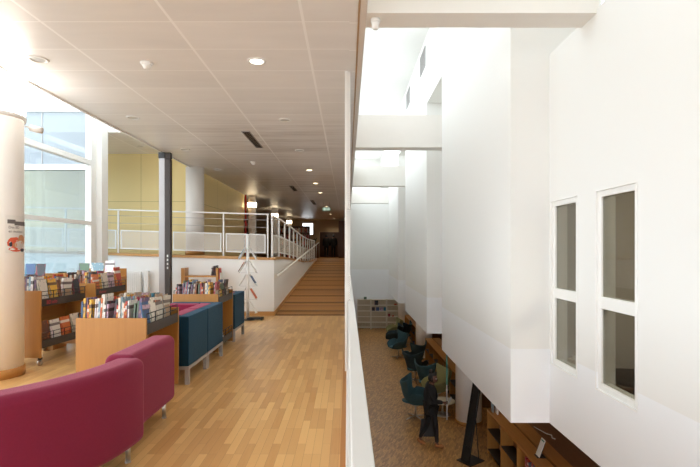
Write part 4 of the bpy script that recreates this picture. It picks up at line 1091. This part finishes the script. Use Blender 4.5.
# metal shelves on the end wall of the lower hall
for k in range(3):
    x0 = (.55, 1.32, 2.2)[k]; w = (.76, .87, .9)[k]
    t = thing('metal_shelf', ('narrow pale metal shelf rack at the left end of the end wall', 'pale metal shelf rack in the middle of the end wall', 'pale metal shelf rack at the right end of the end wall')[k], 'shelf', (x0, 25.92, LF), 0, 'metal racks on the end wall')
    for xx in (0, w - .03): box(xx, 0, 0, xx + .03, .3, 1.66).build('upright', 'shelfmetal', t)
    box(.03, .27, .05, w - .03, .29, 1.6).build('back_panel', 'cream', t)
    for z in (.08, .35, .66, .98, 1.30, 1.62): box(.031, -.02, z, w - .031, .26, z + .022).build('shelf', 'shelfmetal', t)
    m = MB()
    for j in range(9): m.cyl(.006, .103, .349, (.05 + (w - .1) * j / 8, .01), 6)
    m.build('grille', 'shelfmetal', t)
k = 0
for x, z, i, wd, h, lab in ((.92, 1.643, 8, .16, .14, 'green booklet on top of the metal rack at the left'), (1.52, 1.323, 4, .2, .26, 'black and white magazine on the upper middle metal shelf'),
        (1.36, 1.003, 4, .18, .2, 'black book on the middle metal shelf, first'), (1.60, 1.003, 2, .18, .2, 'navy book on the middle metal shelf, second'), (1.83, 1.003, 15, .16, .2, 'pale pink book on the middle metal shelf, third'), (2.02, 1.003, 13, .14, .2, 'teal book on the middle metal shelf, fourth'),
        (2.60, 1.323, 0, .16, .09, 'red box file on the right metal rack, left one'), (2.80, 1.323, 0, .16, .09, 'red box file on the right metal rack, right one'), (2.27, .683, 7, .12, .15, 'crimson book on the lower right metal shelf'), (2.5, .683, 0, .1, .09, 'small red book on the lower right metal shelf'), (2.82, .683, 11, .14, .18, 'plum book on the lower right metal shelf')):
    book(i, T0((x, 26.05, LF + z)) @ Matrix.Rotation(-PI / 2, 4, 'Z') @ Matrix.Diagonal((.03, wd, h, 1)), lab, 'publications on the metal racks')

# ------------------------------------------------------------------ people
def skin_mesh(name, V, E, mat, parent, sub=2, root=0):
    me = bpy.data.meshes.new(name); me.from_pydata([v[0] for v in V], E, []); me.materials.append(M[mat])
    o = bpy.data.objects.new(name, me); COL.objects.link(o); o.parent = parent
    sk = o.modifiers.new('grow', 'SKIN'); sk.use_smooth_shade = True
    for i, v in enumerate(V):
        d = me.skin_vertices[0].data[i]; r_ = v[1]; d.radius = r_ if isinstance(r_, tuple) else (r_, r_); d.use_root = (i == root)
    s = o.modifiers.new('smooth', 'SUBSURF'); s.levels = sub; s.render_levels = sub
    return o
def person(label, loc, rz, J, hair_style='bun', cloth=('jacket', 'trousers', 'tan'), fine=True):
    """local x forward, y to the figure's left"""
    t = thing('person', label, 'person', loc, rz)
    V = []; E = []; ix = {}
    def add(n, p, r, frm=None):
        ix[n] = len(V); V.append((p, r))
        if frm is not None: E.append((ix[frm], ix[n]))
    g = lambda k: J[k]
    add('pel', g('pel'), (.115, .15)); add('waist', g('waist'), (.10, .13), 'pel'); add('chest', g('chest'), (.11, .155), 'waist'); add('neck0', g('neck0'), .06, 'chest'); add('neck1', g('neck1'), .05, 'neck0')
    for s in 'lr':
        add('sh' + s, g('sh' + s), .055, 'chest'); add('el' + s, g('el' + s), .04, 'sh' + s); add('wr' + s, g('wr' + s), .026, 'el' + s)
        a, b = Vector(g('el' + s)), Vector(g('wr' + s)); d = (b - a).normalized(); add('pm' + s, tuple(b + d * .06), (.032, .018), 'wr' + s)
        add('hip' + s, g('hip' + s), .085, 'pel'); add('kn' + s, g('kn' + s), .055, 'hip' + s); add('an' + s, g('an' + s), .036, 'kn' + s); add('toe' + s, g('toe' + s), .03, 'an' + s)
    hd = Vector(g('head')); yaw = J.get('yaw', 0)
    body = skin_mesh('body', V, E, 'skin', t)
    # head with face
    hm = Matrix.Translation(hd) @ Matrix.Rotation(yaw, 4, 'Z')
    bm = bmesh.new(); bmesh.ops.create_uvsphere(bm, u_segments=28, v_segments=20, radius=1)
    for v in bm.verts:
        x, y, z = v.co
        w = 1 - .22 * max(0, -z) ** 1.5
        X, Y, Z = x * .098 * w, y * .074 * w, z * .118
        if x > 0 and z < -.3: X += .012
        if x > .55:
            for ey in (-.36, .36): X -= .010 * math.exp(-((y - ey) ** 2 / .02 + (z - .03) ** 2 / .012))
            X += .022 * math.exp(-(y ** 2 / .012 + (z + .18) ** 2 / .03)); X += .007 * math.exp(-(y ** 2 / .05 + (z + .5) ** 2 / .008))
        v.co = (X, Y, Z)
    me = bpy.data.meshes.new('head'); bm.to_mesh(me); bm.free(); me.materials.append(M['skin'])
    for p in me.polygons: p.use_smooth = True
    h = bpy.data.objects.new('head', me); COL.objects.link(h); h.parent = t; h.matrix_local = hm
    if fine:
        for s in (-1, 1):
            m = MB(); m.lathe([(.001, -.012), (.009, -.008), (.012, 0), (.009, .008), (.001, .012)], (.082, s * .027, .005), 12); e = m.build('eye', 'paper', h)
            m = MB(); m.lathe([(.001, -.005), (.005, 0), (.001, .005)], (.0925, s * .027, .005), 10); m.build('pupil', 'black', h)
            m = MB(); m.lathe([(.004, -.03), (.012, -.015), (.014, .012), (.004, .03)], (-.002, s * .073, -.005), 10); m.build('ear', 'skin', h)
    bm = bmesh.new(); bmesh.ops.create_uvsphere(bm, u_segments=24, v_segments=16, radius=1)
    for v in bm.verts:
        x, y, z = v.co; f = 1.0
        if x > .35 and z < .45: f = .80
        v.co = (x * .106 * f - .008, y * .082 * f, max(z, -.55) * .124 * (f if z < .45 else 1) + .008)
    if hair_style == 'bun':
        r_ = bmesh.ops.create_uvsphere(bm, u_segments=16, v_segments=12, radius=.055, matrix=Matrix.Translation((-.045, 0, .145)))
    me = bpy.data.meshes.new('hair'); bm.to_mesh(me); bm.free(); me.materials.append(M['hair'])
    for p in me.polygons: p.use_smooth = True
    o = bpy.data.objects.new('hair', me); COL.objects.link(o); o.parent = h
    # clothes
    c = lambda k, r: (g(k), r)
    hem = (Vector(g('pel')) + Vector((0, 0, -.20)))
    Vj = [(tuple(hem), (.165, .20)), c('pel', (.175, .20)), c('waist', (.16, .18)), c('chest', (.165, .20)), c('neck0', .075)]
    Ej = [(0, 1), (1, 2), (2, 3), (3, 4)]
    for s in 'lr':
        n = len(Vj); Vj += [c('sh' + s, .092), c('el' + s, .072), c('wr' + s, .046)]; Ej += [(3, n), (n, n + 1), (n + 1, n + 2)]
    skin_mesh('jacket', Vj, Ej, cloth[0], t)
    Vt = [c('pel', (.125, .16))]; Et = []
    for s in 'lr':
        n = len(Vt); an = Vector(g('an' + s)) + Vector((0, 0, .03)); Vt += [c('hip' + s, .09), c('kn' + s, .06), (tuple(an), .044)]; Et += [(0, n), (n, n + 1), (n + 1, n + 2)]
    skin_mesh('trousers', Vt, Et, cloth[1], t)
    for s in 'lr':
        a = Vector(g('an' + s)); b = Vector(g('toe' + s)); d = b - a
        skin_mesh('shoe', [(tuple(a + Vector((-.02, 0, .03))), .047), (tuple(a + Vector((-.025, 0, -.02))), .045), (tuple(a + d * .6), .043), (tuple(b + d * .15), .036)], [(0, 1), (1, 2), (2, 3)], cloth[2], t)
    if fine:
        for s in 'lr':
            b = Vector(g('wr' + s)); d = (b - Vector(g('el' + s))).normalized(); side = Vector((0, 1, 0)).cross(d).normalized() if abs(d.y) < .9 else Vector((1, 0, 0))
            curl = d.cross(side).normalized() * (-1 if s == 'l' else 1)
            pb = b + d * .075
            for k, L in enumerate((.066, .074, .070, .056)):
                p0 = pb + side * (.027 - .018 * k); p1 = p0 + d * L * .5 + curl * .006; p2 = p1 + d * L * .25 + curl * .024; p3 = p2 + curl * .022 - d * .004
                skin_mesh('finger', [(tuple(p0 - d * .02), .009), (tuple(p0), .0088), (tuple(p1), .008), (tuple(p2), .0075), (tuple(p3), .0065)], [(0, 1), (1, 2), (2, 3), (3, 4)], 'skin', body, 1)
            q0 = b + d * .03 + side * .024; q1 = q0 + d * .028 + side * .022 + curl * .01; q2 = q1 + d * .028 + curl * .012
            skin_mesh('thumb', [(tuple(q0), .011), (tuple(q1), .0095), (tuple(q2), .008)], [(0, 1), (1, 2)], 'skin', body, 1)
    return t
walk = dict(pel=(0, 0, .90), waist=(.0, 0, 1.06), chest=(.01, 0, 1.28), neck0=(.015, 0, 1.41), neck1=(.03, -.01, 1.49), head=(.045, -.01, 1.545), yaw=-.55,
            shl=(.0, .17, 1.36), ell=(-.07, .22, 1.10), wrl=(-.05, .24, .86), shr=(.0, -.17, 1.36), elr=(.02, -.23, 1.09), wrr=(.24, -.17, 1.05),
            hipl=(-.02, .09, .86), knl=(-.06, .09, .48), anl=(-.24, .09, .135), toel=(-.13, .09, .035), hipr=(.02, -.09, .86), knr=(.10, -.09, .48), anr=(.12, -.09, .085), toer=(.26, -.09, .04))
person('person in a black jacket walking past the lounge chairs with hair in a bun', (1.88, 10.5, LF), 0.0, walk)
# tote bag and phone
t = thing('tote_bag', 'black tote bag hanging from the hand of the walking person', 'bag', (1.85, 10.78, LF + .13))
m = MB(); m.hexa([(-.19, -.06, 0), (.17, -.06, 0), (.17, .06, 0), (-.19, .06, 0), (-.14, -.03, .40), (.12, -.03, .40), (.12, .03, .40), (-.14, .03, .40)]); m.build('body', 'bag', t, .02, 3)
for y in (-.02, .02):
    m = MB(); m.tube([(-.07, y, .395), (-.06, y * .7, .56), (-.05, y * .35, .66), (.02, y * .7, .56), (.08, y, .395)], .007, 6); m.build('handle', 'bag', t)
o = MB().box(-.005, -.04, 0, .005, .04, .15).build('phone', 'grey', loc=(2.235, 10.33, LF + 1.04)); o.rotation_euler = (0, .5, 0); tag(o, 'pale phone held up in the hand of the walking person', 'phone')
stand = dict(pel=(0, 0, .92), waist=(0, 0, 1.08), chest=(0, 0, 1.32), neck0=(0, 0, 1.46), neck1=(.01, 0, 1.53), head=(.02, 0, 1.60), yaw=0,
             shl=(0, .18, 1.40), ell=(-.03, .24, 1.13), wrl=(.05, .24, .88), shr=(0, -.18, 1.40), elr=(-.03, -.24, 1.13), wrr=(.05, -.24, .88),
             hipl=(0, .09, .88), knl=(.02, .1, .48), anl=(0, .1, .08), toel=(.13, .11, .035), hipr=(0, -.09, .88), knr=(.02, -.1, .48), anr=(0, -.1, .08), toer=(.13, -.11, .035))
person('person in dark clothes standing on the left inside the far doorway', (-1.60, 35.6, RE), PI / 2, stand, 'short', ('jacket', 'trousers', 'black'), False)
person('person in dark clothes standing on the right inside the far doorway', (-1.05, 35.3, RE), PI / 2 + .3, stand, 'short', ('trousers', 'jacket', 'black'), False)
struct('floor_doorway', box(-2.2, 40, .9, -.4, 40.2, RE), 'walnut', 'floor edge far behind the doorway', 'floor')

# ------------------------------------------------------------------ light, world, camera
w = bpy.data.worlds.new('overcast_sky'); S.world = w; w.use_nodes = True
bg = w.node_tree.nodes['Background']; bg.inputs['Color'].default_value = (.94, .975, 1.03, 1); bg.inputs['Strength'].default_value = 3.2
S.view_settings.view_transform = 'Standard'; S.view_settings.look = 'None'; S.view_settings.gamma = 1; S.view_settings.exposure = 0.6; S.view_settings.use_curve_mapping = False
S.cycles.max_bounces = 10; S.cycles.diffuse_bounces = 6; S.cycles.glossy_bounces = 4; S.cycles.transparent_max_bounces = 16; S.cycles.caustics_reflective = False; S.cycles.caustics_refractive = False
S.cycles.sample_clamp_indirect = 4; S.cycles.use_denoising = True

cam = bpy.data.cameras.new('camera'); cam.lens = 24; cam.sensor_width = 36; cam.sensor_fit = 'HORIZONTAL'
cam.shift_x = 2.7 / 700; cam.shift_y = 15.5 / 700; cam.clip_start = .05; cam.clip_end = 200
co = bpy.data.objects.new('camera', cam); COL.objects.link(co); co.location = (0, 0, EYE); co.rotation_euler = (PI / 2, 0, 0); S.camera = co
